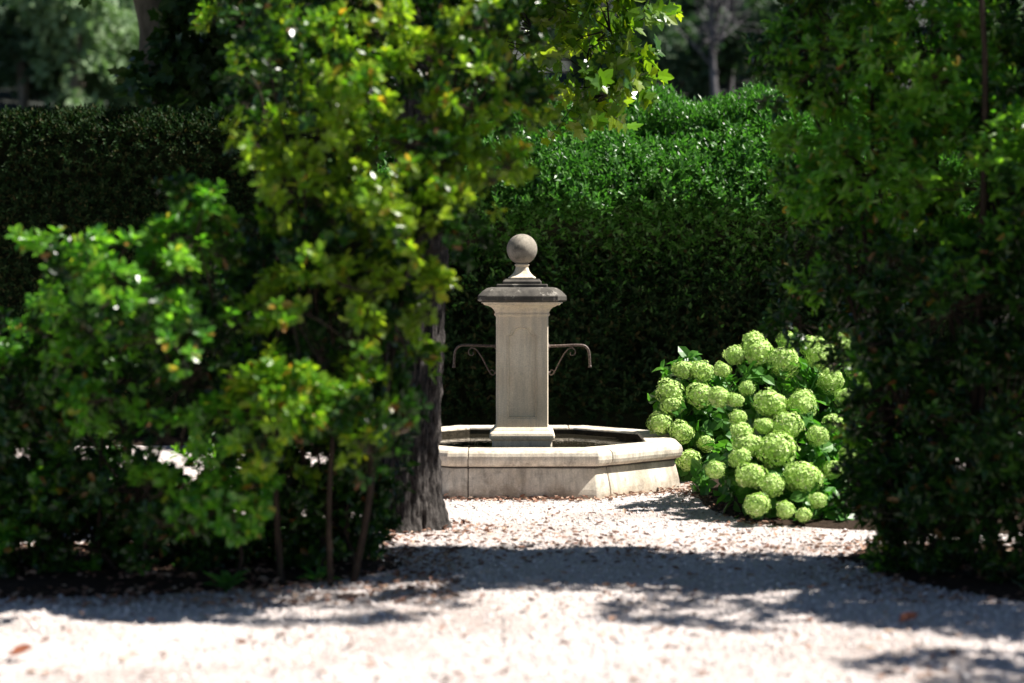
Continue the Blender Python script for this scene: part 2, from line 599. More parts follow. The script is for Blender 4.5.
def make_shrub(name, label, lobes, stems, leafm, seed, per_area=9, per=9, leaf=.065, wide=.42, nleaf=9, stem=.045, ang=(85, 35),
               size=(.09, .17), tmpl=LEAF7, cat="shrub", up=.45, group=None, extra=None, twig_r=.0035, stem_r=.02, shell=.62, stem_mat="stem", lit_leafm=None):
    rng = np.random.default_rng(seed)
    b0 = np.mean([s for s in stems], 0)
    root = empty(name, (b0[0], b0[1], b0[2]), label=label, cat=cat, group=group)
    C, O, S = lobe_clumps(lobes, rng, per_area, size, shell)
    P, D, idx = clump_sprigs(C, O, S, per, rng, up)
    if extra is not None:
        keep = extra(P, rng)
        P, D, idx = P[keep], D[keep], idx[keep]
    lit = np.array([(l[6] if len(l) > 6 else 1.0) >= 1.15 for l in lobes])  # sunlit lobes mostly get the bright leaf: light painted by material
    half_lit = np.array([(l[6] if len(l) > 6 else 1.0) >= 1.0 for l in lobes])
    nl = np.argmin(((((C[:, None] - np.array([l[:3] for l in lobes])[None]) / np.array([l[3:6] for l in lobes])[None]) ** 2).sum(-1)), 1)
    new = (rng.uniform(size=len(C)) < np.where(lit[nl], .85, np.where(half_lit[nl], .24, .04)))[idx] if lit_leafm else np.zeros(len(P), bool)
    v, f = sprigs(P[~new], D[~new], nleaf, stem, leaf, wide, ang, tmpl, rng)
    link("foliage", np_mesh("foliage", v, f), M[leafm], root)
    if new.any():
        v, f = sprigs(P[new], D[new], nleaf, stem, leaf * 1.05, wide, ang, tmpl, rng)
        link("new_growth", np_mesh("new_growth", v, f), M[lit_leafm], root, label="fresh yellow-green leaves at the shoot tips")
    # each lobe hangs on the nearest stem
    lob = [np.array(l[:3]) for l in lobes]
    st = [np.array(s, float) for s in stems]
    own = [[] for _ in st]
    for l in lob:
        own[int(np.argmin([np.hypot(*(l - s)[:2]) + rng.uniform(0, .25) for s in st]))].append(l)
    cown = np.array([np.argmin([np.hypot(*(c - s)[:2]) for s in st]) for c in C])
    allv = np.array(lob)
    for i, s in enumerate(st):
        tg = [t for t in own[i] if np.hypot(*(t - s)[:2]) < .75] or [s + np.array([0, 0, .8])]
        mb = stem_with_limbs(s, tg, stem_r * rng.uniform(.75, 1.25), rng)
        for t in own[i]:
            if not any(t is q for q in tg):
                a = min(tg, key=lambda q: np.linalg.norm(q - t))
                mb.tube(smooth_line([a, (a + t) / 2 + rng.normal(0, .06, 3) - np.array([0, 0, .05]), t], 4), list(np.linspace(.009, .004, 9)), 5)
        me = mb.mesh("stem", True)
        # twigs: lobe centre -> clump -> sprigs
        sel = np.where(cown == i)[0]
        if len(sel):
            near = allv[np.argmin(((C[sel][:, None] - allv[None]) ** 2).sum(-1), 1)]
            tv, tf = twig_mesh_np(near + (C[sel] - near) * .1, C[sel], twig_r * 2)
            ssel = np.where(np.isin(idx, sel))[0]
            tv2, tf2 = twig_mesh_np(C[idx[ssel]], P[ssel] + D[ssel] * stem, twig_r)
            bm = bmesh.new()
            bm.from_mesh(me)
            me2 = np_mesh("twigs", np.vstack([tv, tv2]), np.vstack([tf, tf2 + len(tv)]))
            bm.from_mesh(me2)
            bm.to_mesh(me)
            bm.free()
            bpy.data.meshes.remove(me2)
        link("stem", me, M[stem_mat], root)
    return root


def lobe(px, py, d, rx, ry, rz, dens=1.0):
    c = at(px, py, d)
    return (*c, rx, ry, rz, dens)


# ------------------------------------------------------------------ setting: ground
GZ = 0.0                                         # level of the gravel


def sheet(name, x0, x1, y0, y1, z, nx, ny, amp, mat, skirt=.05, edge=None, **kw):
    xs, ys = np.linspace(x0, x1, nx), np.linspace(y0, y1, ny)
    vs, fs = [], []
    for j, y in enumerate(ys):
        for i, x in enumerate(xs):
            h = amp * (noise.noise((x * .9, y * .9, 3.1)) + .5 * noise.noise((x * 3.1, y * 3.1, 9.4))) if amp else 0
            vs.append((x, y, z + h))
    for j in range(ny - 1):
        for i in range(nx - 1):
            a = j * nx + i
            fs.append((a, a + 1, a + nx + 1, a + nx))
    me = np_mesh(name, vs, fs, True)
    return link(name, me, mat, None, kind="structure", **kw)


sheet("ground", -200, 200, -60, 338, -.09, 2, 2, 0, M["earth"])
sheet("gravel_court", -12, 11, 3.5, 22.5, 0, 200, 170, .011, M["gravel"])

def bed(name, pts, z):
    """irregular planting bed outline, heaped a little"""
    c = np.mean(np.array(pts), 0)
    ln = smooth_line([(*p, 0) for p in pts] + [(*pts[0], 0)], 6)[:-1]
    n = len(ln)
    vs, fs = [], []
    for s, h in ((1, -.02), (.97, .012), (.8, .04), (.45, .06)):
        for p in ln:
            q = c + (np.array(p[:2]) - c) * s
            hh = h + (.018 * noise.noise((q[0] * 4, q[1] * 4, 1.0)) if s < 1 else 0)
            vs.append((q[0], q[1], z + hh))
    for r in range(3):
        for i in range(n):
            j = (i + 1) % n
            fs.append((r * n + i, r * n + j, (r + 1) * n + j, (r + 1) * n + i))
    b = MB()
    b.add(vs, fs)
    vs2 = vs[3 * n:] + [(c[0], c[1], z + .06)]
    b.add(vs2, [(i, (i + 1) % n, n) for i in range(n)])
    return b.build(name, M["soil"], None, True, kind="structure")


bed("soil_bed", [(-5.6, 9.7), (-4.0, 9.72), (-2.9, 9.92), (-2.2, 10.06), (-1.5, 10.3), (-.9, 10.7), (-.62, 11.2), (-.8, 11.75), (-1.4, 11.98), (-3.0, 11.95), (-5.6, 11.9)], GZ)
bed("soil_bed", [(2.0, 11.5), (2.15, 10.8), (2.5, 10.1), (3.2, 9.7), (5.5, 9.5), (6.2, 11.0), (5.6, 12.0), (3.0, 12.0), (2.3, 11.95)], GZ)
bed("soil_bed", [(1.45, 16.6), (1.5, 15.6), (1.45, 14.2), (1.62, 13.45), (2.0, 12.95), (3.2, 12.6), (4.6, 13.0), (4.9, 15.0), (4.4, 16.8), (2.6, 17.2), (1.6, 17.1)], 0.0)
bed("soil_bed", [(-8, 19.55), (-2, 19.45), (0, 18.7), (4, 18.6), (8, 18.6), (8, 21.4), (0, 21.4), (-8, 21.4)], 0.0)

# hillside beyond the garden
def hill_z(x, y):
    t = max(0.0, y - 36.0)
    return .205 * t + 3.0 * noise.noise((x * .02, y * .02, 5)) * min(1, t / 30) + .8 * noise.noise((x * .09, y * .09, 2)) * min(1, t / 20) - .25


xs, ys = np.linspace(-160, 140, 90), np.linspace(34, 330, 90)
vs = [(x, y, hill_z(x, y)) for y in ys for x in xs]
fs = [(j * 90 + i, j * 90 + i + 1, (j + 1) * 90 + i + 1, (j + 1) * 90 + i) for j in range(89) for i in range(89)]
link("hillside", np_mesh("hillside", vs, fs, True), M["hill"], None, kind="structure")

# ------------------------------------------------------------------ fountain
FX, FY = .086, 16.0
fountain = empty("stone_fountain", (FX, FY, 0), label="pale stone fountain with octagonal basin, square pillar and ball finial", cat="fountain")
HALF, AP = .60, 1.33
NORM = [np.array((math.cos(a), math.sin(a))) for a in [(-90 + 45 * i) * PI / 180 for i in range(8)]]
DIST = [AP if i % 2 == 0 else (HALF + AP) * math.sqrt(.5) for i in range(8)]


def oct_corner(i, off):
    """corner between side i and side i+1 of the basin plan pushed out by off"""
    a, b = NORM[i % 8], NORM[(i + 1) % 8]
    A = np.array([a, b])
    return np.linalg.solve(A, np.array([DIST[i % 8] + off, DIST[(i + 1) % 8] + off]))


def side_point(i, off, s, gap=0.0):
    """point on side i at signed distance s from its left end (nominal outline)"""
    n = NORM[i % 8]
    t = np.array((-n[1], n[0]))
    left = oct_corner(i - 1, 0)
    return left + t * (s + gap) + n * off


def sweep_block(profile, i, s0, rng, wob=.0):
    """block that runs from the joint on side i round the corner to the joint on side i+1"""
    stations = []
    L = np.linalg.norm(oct_corner(i, 0) - oct_corner(i - 1, 0))
    g = .003
    stations.append([side_point(i, o, s0, g) for o, z in profile])
    for k in (.25, .5, .75):
        stations.append([side_point(i, o, s0 + (L - s0) * k) for o, z in profile])
    stations.append([oct_corner(i, o) for o, z in profile])
    stations.append([side_point(i + 1, o, s0 * .5) for o, z in profile])
    stations.append([side_point(i + 1, o, s0, -g) for o, z in profile])
    rings = []
    for st in stations:
        w = rng.normal(0, wob)
        rings.append([(FX + p[0], FY + p[1], z + w * .3) for p, (o, z) in zip(st, profile)])
    m_ = MB()
    m_.rings(rings)
    return m_


rim_prof = [(-.30, .375), (-.29, .384), (-.06, .386), (-.028, .378), (-.008, .36), (0, .335), (0, .305), (-.008, .28), (-.026, .26), (-.055, .25), (-.062, .243), (-.30, .243)]
wall_prof = [(-.26, .2395), (-.068, .2395), (-.064, .225), (-.052, .18), (-.036, .12), (-.026, .07), (-.022, .03), (-.022, -.04), (-.26, -.04)]
core = MB()
for prof in ([(-.288, .372), (-.03, .372), (-.006, .335), (-.006, .305), (-.03, .264), (-.07, .236), (-.07, .19), (-.046, .13), (-.034, .08), (-.03, -.03), (-.248, -.03), (-.248, .2), (-.288, .25)],):
    rings = [[(FX + oct_corner(i, o)[0], FY + oct_corner(i, o)[1], z) for o, z in prof] for i in range(8)]
    n = len(prof)
    vs = [v for r in rings for v in r]
    core.add(vs, [(i * n + k, i * n + (k + 1) % n, ((i + 1) % 8) * n + (k + 1) % n, ((i + 1) % 8) * n + k) for i in range(8) for k in range(n)])
core.add([(FX + oct_corner(i, -.24)[0], FY + oct_corner(i, -.24)[1], .02) for i in range(8)], [tuple(range(8))])
basin = core.build("basin", M["mortar"], fountain)
ab = MB()
ab.v = [(FX + oct_corner(i, o)[0], FY + oct_corner(i, o)[1], z) for i in range(8) for o, z in ((-.304, .30), (-.304, .362), (-.299, .366), (-.299, .30))]
ab.f = [(i * 4 + k, i * 4 + (k + 1) % 4, ((i + 1) % 8) * 4 + (k + 1) % 4, ((i + 1) % 8) * 4 + k) for i in range(8) for k in range(4)]
ab.build("algae_band", M["algae"], basin)
rb = np.random.default_rng(5)
for i in range(8):
    for nm, prof in (("rim_block", rim_prof), ("wall_block", wall_prof)):
        o = sweep_block(prof, i, .166, rb, .004).build(nm, M["stone"], basin)
        bv = o.modifiers.new("bevel", "BEVEL")
        bv.width, bv.segments, bv.limit_method, bv.angle_limit = .010, 2, "ANGLE", math.radians(38)
mb = MB()
mb.add([(FX + oct_corner(i, -.27)[0], FY + oct_corner(i, -.27)[1], .325) for i in range(8)], [tuple(range(8))])
mb.build("water", M["water"], fountain)


def sq_ring(h, z, c):
    """square with cut corners"""
    p = [(-h + c, -h), (h - c, -h), (h, -h + c), (h, h - c), (h - c, h), (-h + c, h), (-h, h - c), (-h, -h + c)]
    return [(FX + x, FY + y, z) for x, y in p]


def stack(name, prof, mat, chamfer, parent=fountain, **kw):
    b = MB()
    b.rings([sq_ring(h, z, chamfer if chamfer < h * .5 else h * .5) for h, z in prof])
    o = b.build(name, mat, parent, **kw)
    bv = o.modifiers.new("bevel", "BEVEL")
    bv.width, bv.segments, bv.limit_method, bv.angle_limit = .006, 2, "ANGLE", math.radians(30)
    return o


stack("plinth", [(.255, .02), (.255, .372), (.268, .378), (.276, .392), (.278, .412), (.272, .432), (.258, .444), (.25, .448), (.242, .462), (.228, .478), (.2262, .482)], M["pillar"], .012)
# pillar shaft with a sunk shouldered-arch panel on its face
W = .2225
Z0, Z1 = .482, 1.432


def panel_outline(grow=0.0):
    l, b = .108 + grow, .575 - grow
    sh = 1.255 + grow * .4
    pts = [(-l, b), (l, b), (l, sh)]
    pts += [(l - .030, sh + .004 + grow * .3), (l - .036, sh + .026 + grow * .5)]
    for k in range(7):                          # centre arch
        a = k / 6 * PI
        pts.append(((l - .048) * math.cos(a), sh + .034 + grow * .7 + .034 * math.sin(a)))
    pts += [(-l + .036, sh + .026 + grow * .5), (-l + .030, sh + .004 + grow * .3), (-l, sh)]
    return pts


bm = bmesh.new()


def ringv(pts, y):
    return [bm.verts.new((FX + x, FY + y, z)) for x, z in pts]


def loop_edges(vs):
    return [bm.edges.new((vs[i], vs[(i + 1) % len(vs)])) for i in range(len(vs))]


for sgn in (-1, 1):
    outer = ringv([(-W + .008, Z0), (W - .008, Z0), (W - .008, Z1), (-W + .008, Z1)], sgn * W)
    eo = loop_edges(outer)
    r1 = ringv(panel_outline(.024), sgn * W)
    e1 = loop_edges(r1)
    bmesh.ops.triangle_fill(bm, use_beauty=True, edges=eo + e1)
    levels = [r1]
    for g, dy in ((.021, -.007), (.012, -.008), (.007, -.004), (.0, -.020)):
        r = ringv(panel_outline(g), sgn * (W + dy))
        for i in range(len(r)):
            j = (i + 1) % len(r)
            bm.faces.new((levels[-1][i], levels[-1][j], r[j], r[i]))
        levels.append(r)
    el = [bm.edges.get((levels[-1][i], levels[-1][(i + 1) % len(levels[-1])])) for i in range(len(levels[-1]))]
    bmesh.ops.triangle_fill(bm, use_beauty=True, edges=el)
sq = [(-W + .008, -W), (W - .008, -W), (W, -W + .008), (W, W - .008), (W - .008, W), (-W + .008, W), (-W, W - .008), (-W, -W + .008)]
lo = [bm.verts.new((FX + x, FY + y, Z0)) for x, y in sq]
hi = [bm.verts.new((FX + x, FY + y, Z1)) for x, y in sq]
for i in range(8):
    if i in (0, 4):
        continue
    j = (i + 1) % 8
    bm.faces.new((lo[i], lo[j], hi[j], hi[i]))
bmesh.ops.remove_doubles(bm, verts=bm.verts, dist=.0005)
bmesh.ops.recalc_face_normals(bm, faces=bm.faces)
me = bpy.data.meshes.new("pillar_shaft")
bm.to_mesh(me)
bm.free()
link("pillar_shaft", me, M["pillar"], fountain)
stack("cornice", [(.2262, 1.420), (.2262, 1.428), (.236, 1.432), (.238, 1.446), (.231, 1.450), (.232, 1.462), (.242, 1.482), (.262, 1.501), (.290, 1.515), (.322, 1.523), (.326, 1.526), (.326, 1.534), (.343, 1.538), (.343, 1.548)], M["pillar"], .03)
stack("capstone", [(.350, 1.5505), (.372, 1.556), (.376, 1.563), (.376, 1.598), (.370, 1.606), (.336, 1.640), (.300, 1.664), (.262, 1.672)], M["cap"], .075)
stack("finial_step", [(.218, 1.6705), (.218, 1.699)], M["cap"], .008)
stack("finial_step", [(.166, 1.7005), (.166, 1.722), (.150, 1.738), (.150, 1.744)], M["cap"], .008)


def lathe(name, prof, mat, parent, n=40, **kw):
    b = MB()
    b.rings([[(FX + r * math.cos(2 * PI * k / n), FY + r * math.sin(2 * PI * k / n), z) for k in range(n)] for r, z in prof])
    return b.build(name, mat, parent, True, **kw)


stack("finial_foot", [(.118, 1.7455), (.118, 1.758), (.102, 1.767), (.080, 1.788), (.064, 1.812), (.055, 1.838), (.053, 1.854), (.062, 1.859), (.063, 1.868), (.055, 1.874)], M["pillar"], .02)
lathe("finial_ball", [(.008, 1.868), (.05, 1.872)] + [(.132 * math.sin(a), 2.0 - .132 * math.cos(a)) for a in np.linspace(.42, PI - .03, 26)], M["finial"], fountain)


def spout(s):
    b = MB()
    line = [(.20, 1.165), (.33, 1.168), (.47, 1.174), (.535, 1.168), (.568, 1.138), (.580, 1.09), (.586, .985)]
    pts = smooth_line([(FX + s * x, FY - .01, z) for x, z in line], 6)
    b.tube(pts, .0115, 12)
    b.tube([(FX + s * .2225, FY - .01, 1.1655), (FX + s * .232, FY - .01, 1.1655)], [.030, .027], 14)
    b.tube([(FX + s * .586, FY - .01, .998), (FX + s * .5865, FY - .01, .978)], [.0145, .0155], 12)
    sp = b.build("spout", M["iron"], fountain, True)
    b2 = MB()
    sc = [(.222, .945), (.245, .918), (.268, .925), (.290, .96), (.325, 1.03), (.362, 1.095), (.40, 1.14), (.445, 1.156)]
    b2.tube(smooth_line([(FX + s * x, FY - .01, z) for x, z in sc], 6), .006, 8)
    spiral = [(.428 + (.042 - .0052 * k) * math.cos(1.4 - s * 0 - k * .75), 1.108 + (.042 - .0052 * k) * math.sin(1.4 - k * .75)) for k in range(8)]
    b2.tube(smooth_line([(FX + s * x, FY - .01, z) for x, z in spiral], 4), .005, 8)
    spiral = [(.255 + (.028 - .0036 * k) * math.cos(-1.5 + k * .8), .945 + (.028 - .0036 * k) * math.sin(-1.5 + k * .8)) for k in range(7)]
    b2.tube(smooth_line([(FX + s * x, FY - .01, z) for x, z in spiral], 4), .0045, 8)
    b2.build("scroll_bracket", M["iron"], sp, True)


spout(1)
spout(-1)
for z in (1.165, .945):
    for s in (-1, 1):
        b = MB()
        b.tube([(FX + s * .2225, FY - .195, z), (FX + s * .24, FY - .195, z)], [.012, .010], 10)
        b.build("iron_pin", M["iron"], fountain)

# ------------------------------------------------------------------ hydrangeas
HEADS = [(168, 158, 28), (213, 160, 33), (268, 157, 22), (132, 215, 37), (208, 223, 33), (137, 250, 30), (103, 297, 30), (160, 320, 33), (182, 395, 30), (260, 228, 29),
         (302, 118, 26), (303, 237, 24), (310, 282, 23), (320, 322, 28), (360, 107, 36), (352, 82, 26), (428, 135, 43), (440, 82, 28), (505, 95, 30), (530, 122, 36), (588, 98, 37),
         (655, 80, 30), (660, 118, 28), (395, 245, 37), (480, 245, 38), (380, 305, 26), (440, 303, 37), (335, 355, 32), (315, 388, 27), (413, 368, 46), (343, 435, 39), (482, 442, 46),
         (400, 460, 31), (360, 512, 35), (435, 525, 24), (483, 540, 21), (553, 185, 34), (250, 420, 24), (225, 350, 22), (590, 230, 30), (560, 300, 30), (600, 380, 28), (335, 205, 22), (520, 330, 26), (560, 420, 28), (620, 160, 26), (655, 190, 26), (215, 455, 22), (520, 500, 24)]
rh = np.random.default_rng(77)


def head_mesh(seed):
    r = np.random.default_rng(seed)
    n = 420
    k = np.arange(n) + .5
    ph = np.arccos(1 - 2 * k / n)
    th = PI * (1 + 5 ** .5) * k
    d = np.stack([np.cos(th) * np.sin(ph), np.sin(th) * np.sin(ph), np.cos(ph)], 1)
    lump = np.array([1 + .30 * noise.noise(tuple(q * 1.5 + seed * 3.7)) + .13 * noise.noise(tuple(q * 4.0 + seed)) for q in d])
    d2 = d * np.array([1, 1, r.uniform(.74, .95)])
    P = d2 * (lump * r.uniform(.9, 1.03, n))[:, None]
    nr = unit(d + r.normal(0, .28, d.shape))
    a = np.where(np.abs(nr[:, 2:3]) < .9, np.array([[0, 0, 1.0]]), np.array([[1.0, 0, 0]]))
    u = unit(np.cross(nr, a))
    w = np.cross(nr, u)
    an = r.uniform(0, 6.28, n)
    V, Fc = [], []
    for j in range(4):
        q = an + j * PI / 2
        x = np.cos(q)[:, None] * u + np.sin(q)[:, None] * w
        v, f = place(PETAL, P, x, nr, np.full(n, .115) * r.uniform(.75, 1.3, n), np.full(n, .12))
        Fc.append(f + sum(len(t) for t in V))
        V.append(v)
    # the stalks that carry the florets, as a rough inner ball
    bm_ = bmesh.new()
    bmesh.ops.create_icosphere(bm_, subdivisions=2, radius=.76)
    m0 = np.array([(v.co.x, v.co.y, v.co.z * .86) for v in bm_.verts])
    bm_.verts.ensure_lookup_table()
    f0 = np.array([[v.index for v in f.verts] + [f.verts[2].index] for f in bm_.faces])
    bm_.free()
    b = MB()
    b.add(np.vstack(V), np.vstack(Fc))
    b.add(m0, [tuple(q[:3]) for q in f0])
    me = b.mesh("flower_head")
    me.materials.append(M["floret"])
    return me


heads = [head_mesh(s) for s in range(8)]
plants = {
    "a": dict(base=(1.58, 16.35), label="hydrangea bush nearest the fountain basin with pale green flower heads", lob=[lobe(690, 400, 16.35, .34, .4, .42), lobe(700, 445, 16.3, .36, .4, .34), lobe(715, 420, 16.3, .3, .4, .4), lobe(690, 468, 16.2, .36, .4, .2)]),
    "b": dict(base=(1.98, 14.2), label="largest hydrangea bush, covered in big pale green flower heads, beside the gravel", lob=[lobe(770, 390, 14.4, .36, .45, .38), lobe(790, 450, 14.1, .42, .5, .4), lobe(765, 480, 13.8, .32, .4, .32), lobe(800, 510, 13.5, .3, .4, .25), lobe(770, 505, 13.55, .28, .35, .2), lobe(725, 470, 14.9, .3, .4, .26)]),
    "c": dict(base=(2.62, 14.7), label="hydrangea bush half hidden behind the dark shrub on its right", lob=[lobe(835, 395, 14.8, .4, .45, .42), lobe(850, 450, 14.5, .45, .5, .45), lobe(835, 500, 14.0, .35, .4, .3), lobe(850, 520, 13.5, .34, .4, .2), lobe(820, 525, 13.3, .3, .3, .16)]),
}
cores = {}
for k, p in plants.items():
    p["root"] = empty("hydrangea_bush", (*p["base"], .04), label=p["label"], cat="hydrangea", group="hydrangeas beside the fountain")
    p["lob"] = [(*l[:3], l[3] * .8, l[4] * .8, l[5] * .86, 1.0) for l in p["lob"]]
    C, O, S = lobe_clumps(p["lob"], rh, 26, (.05, .1), .45)
    P, D, idx = clump_sprigs(C, O, S, 1.7, rh, .25)
    v, f = sprigs(P, D, 5, .05, .115, .74, (95, 55), LEAF7, rh, .3, .35)
    # hanging shade leaves inside
    link("foliage", np_mesh("foliage", v, f), M["hydrangea_leaf"], p["root"])
    p["stems"] = []
for (hx, hy, hr) in HEADS:
    px, py = 620 + hx / 2.63, 310 + hy / 2.63
    k = "a" if px < 714 else ("b" if px < 823 and not (px > 815 and py < 350) else "c")
    if k == "a":
        d = 15.95 + .35 * (430 - py) / 100
    else:
        d = 13.68 + .62 * (430 - py) / 90
        d += .3 if k == "c" else 0
    if k == "b" and py > 480:
        d -= .1
    c = at(px, py, d)
    rad = hr / 2.63 / F * d * 1.04
    root = plants[k]["root"]
    o = link("flower_head", heads[int(rh.integers(8))], None, root)
    o.location = Vector(c) - root.location
    rad *= rh.uniform(.92, 1.1)
    o.scale = (rad, rad * rh.uniform(.9, 1.08), rad)
    o.rotation_euler = (rh.uniform(-.35, .35), rh.uniform(-.35, .35), rh.uniform(0, 6.28))
    plants[k]["stems"].append((c, rad))
for k, p in plants.items():
    for c, rad in p["stems"]:
        g = np.array([p["base"][0] + rh.normal(0, .12), p["base"][1] + rh.normal(0, .14), .03])
        mid = (g + c) / 2 + np.array([0, 0, .12])
        b = MB()
        b.tube(smooth_line([g, mid, c - np.array([0, 0, rad * .5])], 5), .006, 6)
        b.build("stem", M["hydrangea_leaf"], p["root"], True)

# ------------------------------------------------------------------ hedges
def hedge(name, label, x0, x1, yf, zt, batter, leafm, seed, shoots, leaf, up, lump, shoot_len, top_shoots=0, over=0.0):
    """clipped hedge: woody stems, a dense twiggy inside and leafy shoots over its face, top and ends"""
    rng = np.random.default_rng(seed)
    depth = 1.7
    root = empty(name, ((x0 + x1) / 2, yf + depth / 2, 0), label=label, cat="hedge", group="hedges round the fountain court")

    def face_y(z, x):
        t = np.clip((z - (zt - batter)) / max(batter, 1e-3), 0, 1)
        w = lump * np.array([noise.noise((float(a) * .9, float(b) * .9, seed)) + .5 * noise.noise((float(a) * 2.3, float(b) * 2.3, seed + 4)) for a, b in zip(np.atleast_1d(x), np.atleast_1d(z))])
        u = np.clip((zt - batter * .75 - z) / .55, 0, 1)
        return yf + .75 * batter * t ** 2 + w + over * u * u * (3 - 2 * u)

    n = shoots
    nf = int(n * .8)
    z = rng.uniform(.05, 1, nf) ** .85 * zt
    x = rng.uniform(x0, x1, nf)
    y = face_y(z, x) + rng.uniform(-.03, .22, nf)
    t = np.clip((z - (zt - batter)) / max(batter, 1e-3), 0, 1)
    P = np.stack([x, y, z], 1)
    D = np.stack([rng.normal(0, .4, nf), -1 + .6 * t + rng.normal(0, .3, nf), up + t * .9 + rng.normal(0, .3, nf)], 1)
    nt_ = n - nf
    x2 = rng.uniform(x0, x1, nt_)
    y2 = yf + .75 * batter + rng.uniform(-.15, depth - .75 * batter, nt_)
    hh = np.array([noise.noise((float(a) * 1.7, float(b) * 1.7, 7.0 + seed)) for a, b in zip(x2, y2)])
    P2 = np.stack([x2, y2, zt - .08 + lump * 1.1 * hh + rng.uniform(-.08, .05, nt_)], 1)
    D2 = np.stack([rng.normal(0, .3, nt_), rng.normal(-.1, .3, nt_), np.full(nt_, 1.0)], 1)
    if over:
        m4 = int(n * .42)
        t4 = rng.uniform(.1, 1, m4)
        x4 = rng.uniform(x0, x1, m4)
        z4 = zt - batter * (1 - t4)
        P4 = np.stack([x4, face_y(z4, x4) + rng.uniform(-.05, .25, m4), z4], 1)
        D4 = np.stack([rng.normal(0, .35, m4), rng.normal(-.25, .25, m4), np.full(m4, 1.0)], 1)
        P2, D2 = np.vstack([P2, P4]), np.vstack([D2, D4])
    P, D = np.vstack([P, P2]), np.vstack([D, D2])
    v, f = sprigs(P, D, 8, shoot_len, leaf, .42, (65, 30), LEAF5, rng)
    V, Fc = [v], [f]
    if top_shoots:
        x3 = rng.uniform(x0, x1, top_shoots)
        y3 = yf + .75 * batter + rng.uniform(-.4, .5, top_shoots)
        h3 = np.array([noise.noise((float(a) * 1.7, float(b) * 1.7, 7.0 + seed)) for a, b in zip(x3, y3)])
        P3 = np.stack([x3, y3, zt - .14 + lump * 1.3 * h3 - .35 * np.clip((yf + .7 * batter - y3), 0, 1)], 1)
        D3 = np.stack([rng.normal(0, .2, top_shoots), rng.normal(-.05, .2, top_shoots), np.full(top_shoots, 1.0)], 1)
        v3, f3 = sprigs(P3, D3, 14, .30, leaf * 1.0, .36, (55, 25), LEAF5, rng, .5)
        Fc.append(f3 + len(v))
        V.append(v3)
    v, f = np.vstack(V), np.vstack(Fc)
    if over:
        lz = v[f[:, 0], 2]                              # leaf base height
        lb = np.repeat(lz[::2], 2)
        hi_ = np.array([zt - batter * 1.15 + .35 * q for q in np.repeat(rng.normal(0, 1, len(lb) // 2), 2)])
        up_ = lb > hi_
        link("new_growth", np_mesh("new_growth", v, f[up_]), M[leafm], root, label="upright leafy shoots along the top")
        link("foliage", np_mesh("foliage", v, f[~up_]), M["hedge_leaf_dark"], root)  # low leaves take the darker material: shade of the face painted in
    else:
        link("foliage", np_mesh("foliage", v, f), M[leafm], root)
    # inner mass of twigs, uneven
    nx, nz = 60, 14
    b = MB()
    rows = []
    for i in range(nx):
        xx = x0 + .12 + (x1 - x0 - .24) * i / (nx - 1)
        prof = []
        for j in range(nz):
            zz = .02 + (zt - .22) * j / (nz - 1)
            prof.append((xx, float(face_y(np.array([zz]), np.array([xx]))[0]) + .2 + .05 * noise.noise((xx * 3, zz * 3, 1)), zz))
        for j in range(nz)[::-1]:
            zz = .02 + (zt - .22) * j / (nz - 1)
            prof.append((xx, yf + depth - .2 + .05 * noise.noise((xx * 3, zz * 3, 4)), zz))
        rows.append(prof)
    b.rings(rows)
    b.build("twig_mass", M["hedge_inside"], root)
    for xx in np.arange(x0 + .4, x1, .7):
        b = MB()
        q = xx + rng.normal(0, .1)
        b.tube(smooth_line([(q, yf + 1.15, -.03), (q + rng.normal(0, .08), yf + 1.1, .6), (q + rng.normal(0, .15), yf + 1.15, 1.6)], 4), [.045] * 4 + [.03] * 5, 6)
        b.build("stem", M["stem"], root, True)
    return root


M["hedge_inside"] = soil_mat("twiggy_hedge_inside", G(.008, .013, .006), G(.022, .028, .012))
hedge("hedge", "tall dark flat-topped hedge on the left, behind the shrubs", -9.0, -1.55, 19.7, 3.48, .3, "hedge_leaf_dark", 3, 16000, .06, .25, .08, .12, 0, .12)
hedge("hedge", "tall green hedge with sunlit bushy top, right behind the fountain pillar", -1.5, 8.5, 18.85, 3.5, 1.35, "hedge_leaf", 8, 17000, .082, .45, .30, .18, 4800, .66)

# ------------------------------------------------------------------ the big tree beside the fountain
TB = np.array([-.735, 12.95, 0.0])
tree = empty("shade_tree", TB, label="tall tree with a thick rough-barked trunk standing left of the fountain", cat="tree")
cl = smooth_line([TB + np.array(q) for q in ((0, 0, -.06), (.0, 0, .35), (.03, .0, 1.0), (.075, .02, 1.8), (.12, .04, 2.8), (.12, .08, 3.9), (.05, .1, 5.0))], 40)
NR = 170
zs = np.array([p[2] for p in cl])
vs, fs = [], []
for i, p in enumerate(cl):
    z = p[2]
    r0 = .224 - .012 * z + .065 * math.exp(-max(z, 0) / .17)
    for k in range(NR):
        a = 2 * PI * k / NR
        ca, sa = math.cos(a), math.sin(a)
        # deep plates and furrows that wander upward
        q = Vector((ca * 3.6 + .25 * noise.noise((ca * 2, sa * 2, z * 3)), sa * 3.6, z * 1.15))
        rid = 1 - abs(noise.noise(q * 1.35)) * 2.2
        rid2 = 1 - abs(noise.noise(Vector((ca * 7, sa * 7, z * 4.5 + 3)))) * 2
        root_f = .045 * math.exp(-max(z, 0) / .12) * math.cos(a * 5 + 1.0)
        plate = noise.noise(Vector((ca * 5.5, sa * 5.5, z * 7.0 + 2 * noise.noise(Vector((ca * 3, sa * 3, z * 2))))))
        r = r0 + root_f - .024 + .024 * max(-.7, rid) + .014 * rid2 + .016 * plate + .012 * noise.noise(Vector((ca * 13, sa * 13, z * 16)))
        vs.append((p[0] + r * ca, p[1] + r * sa, z))
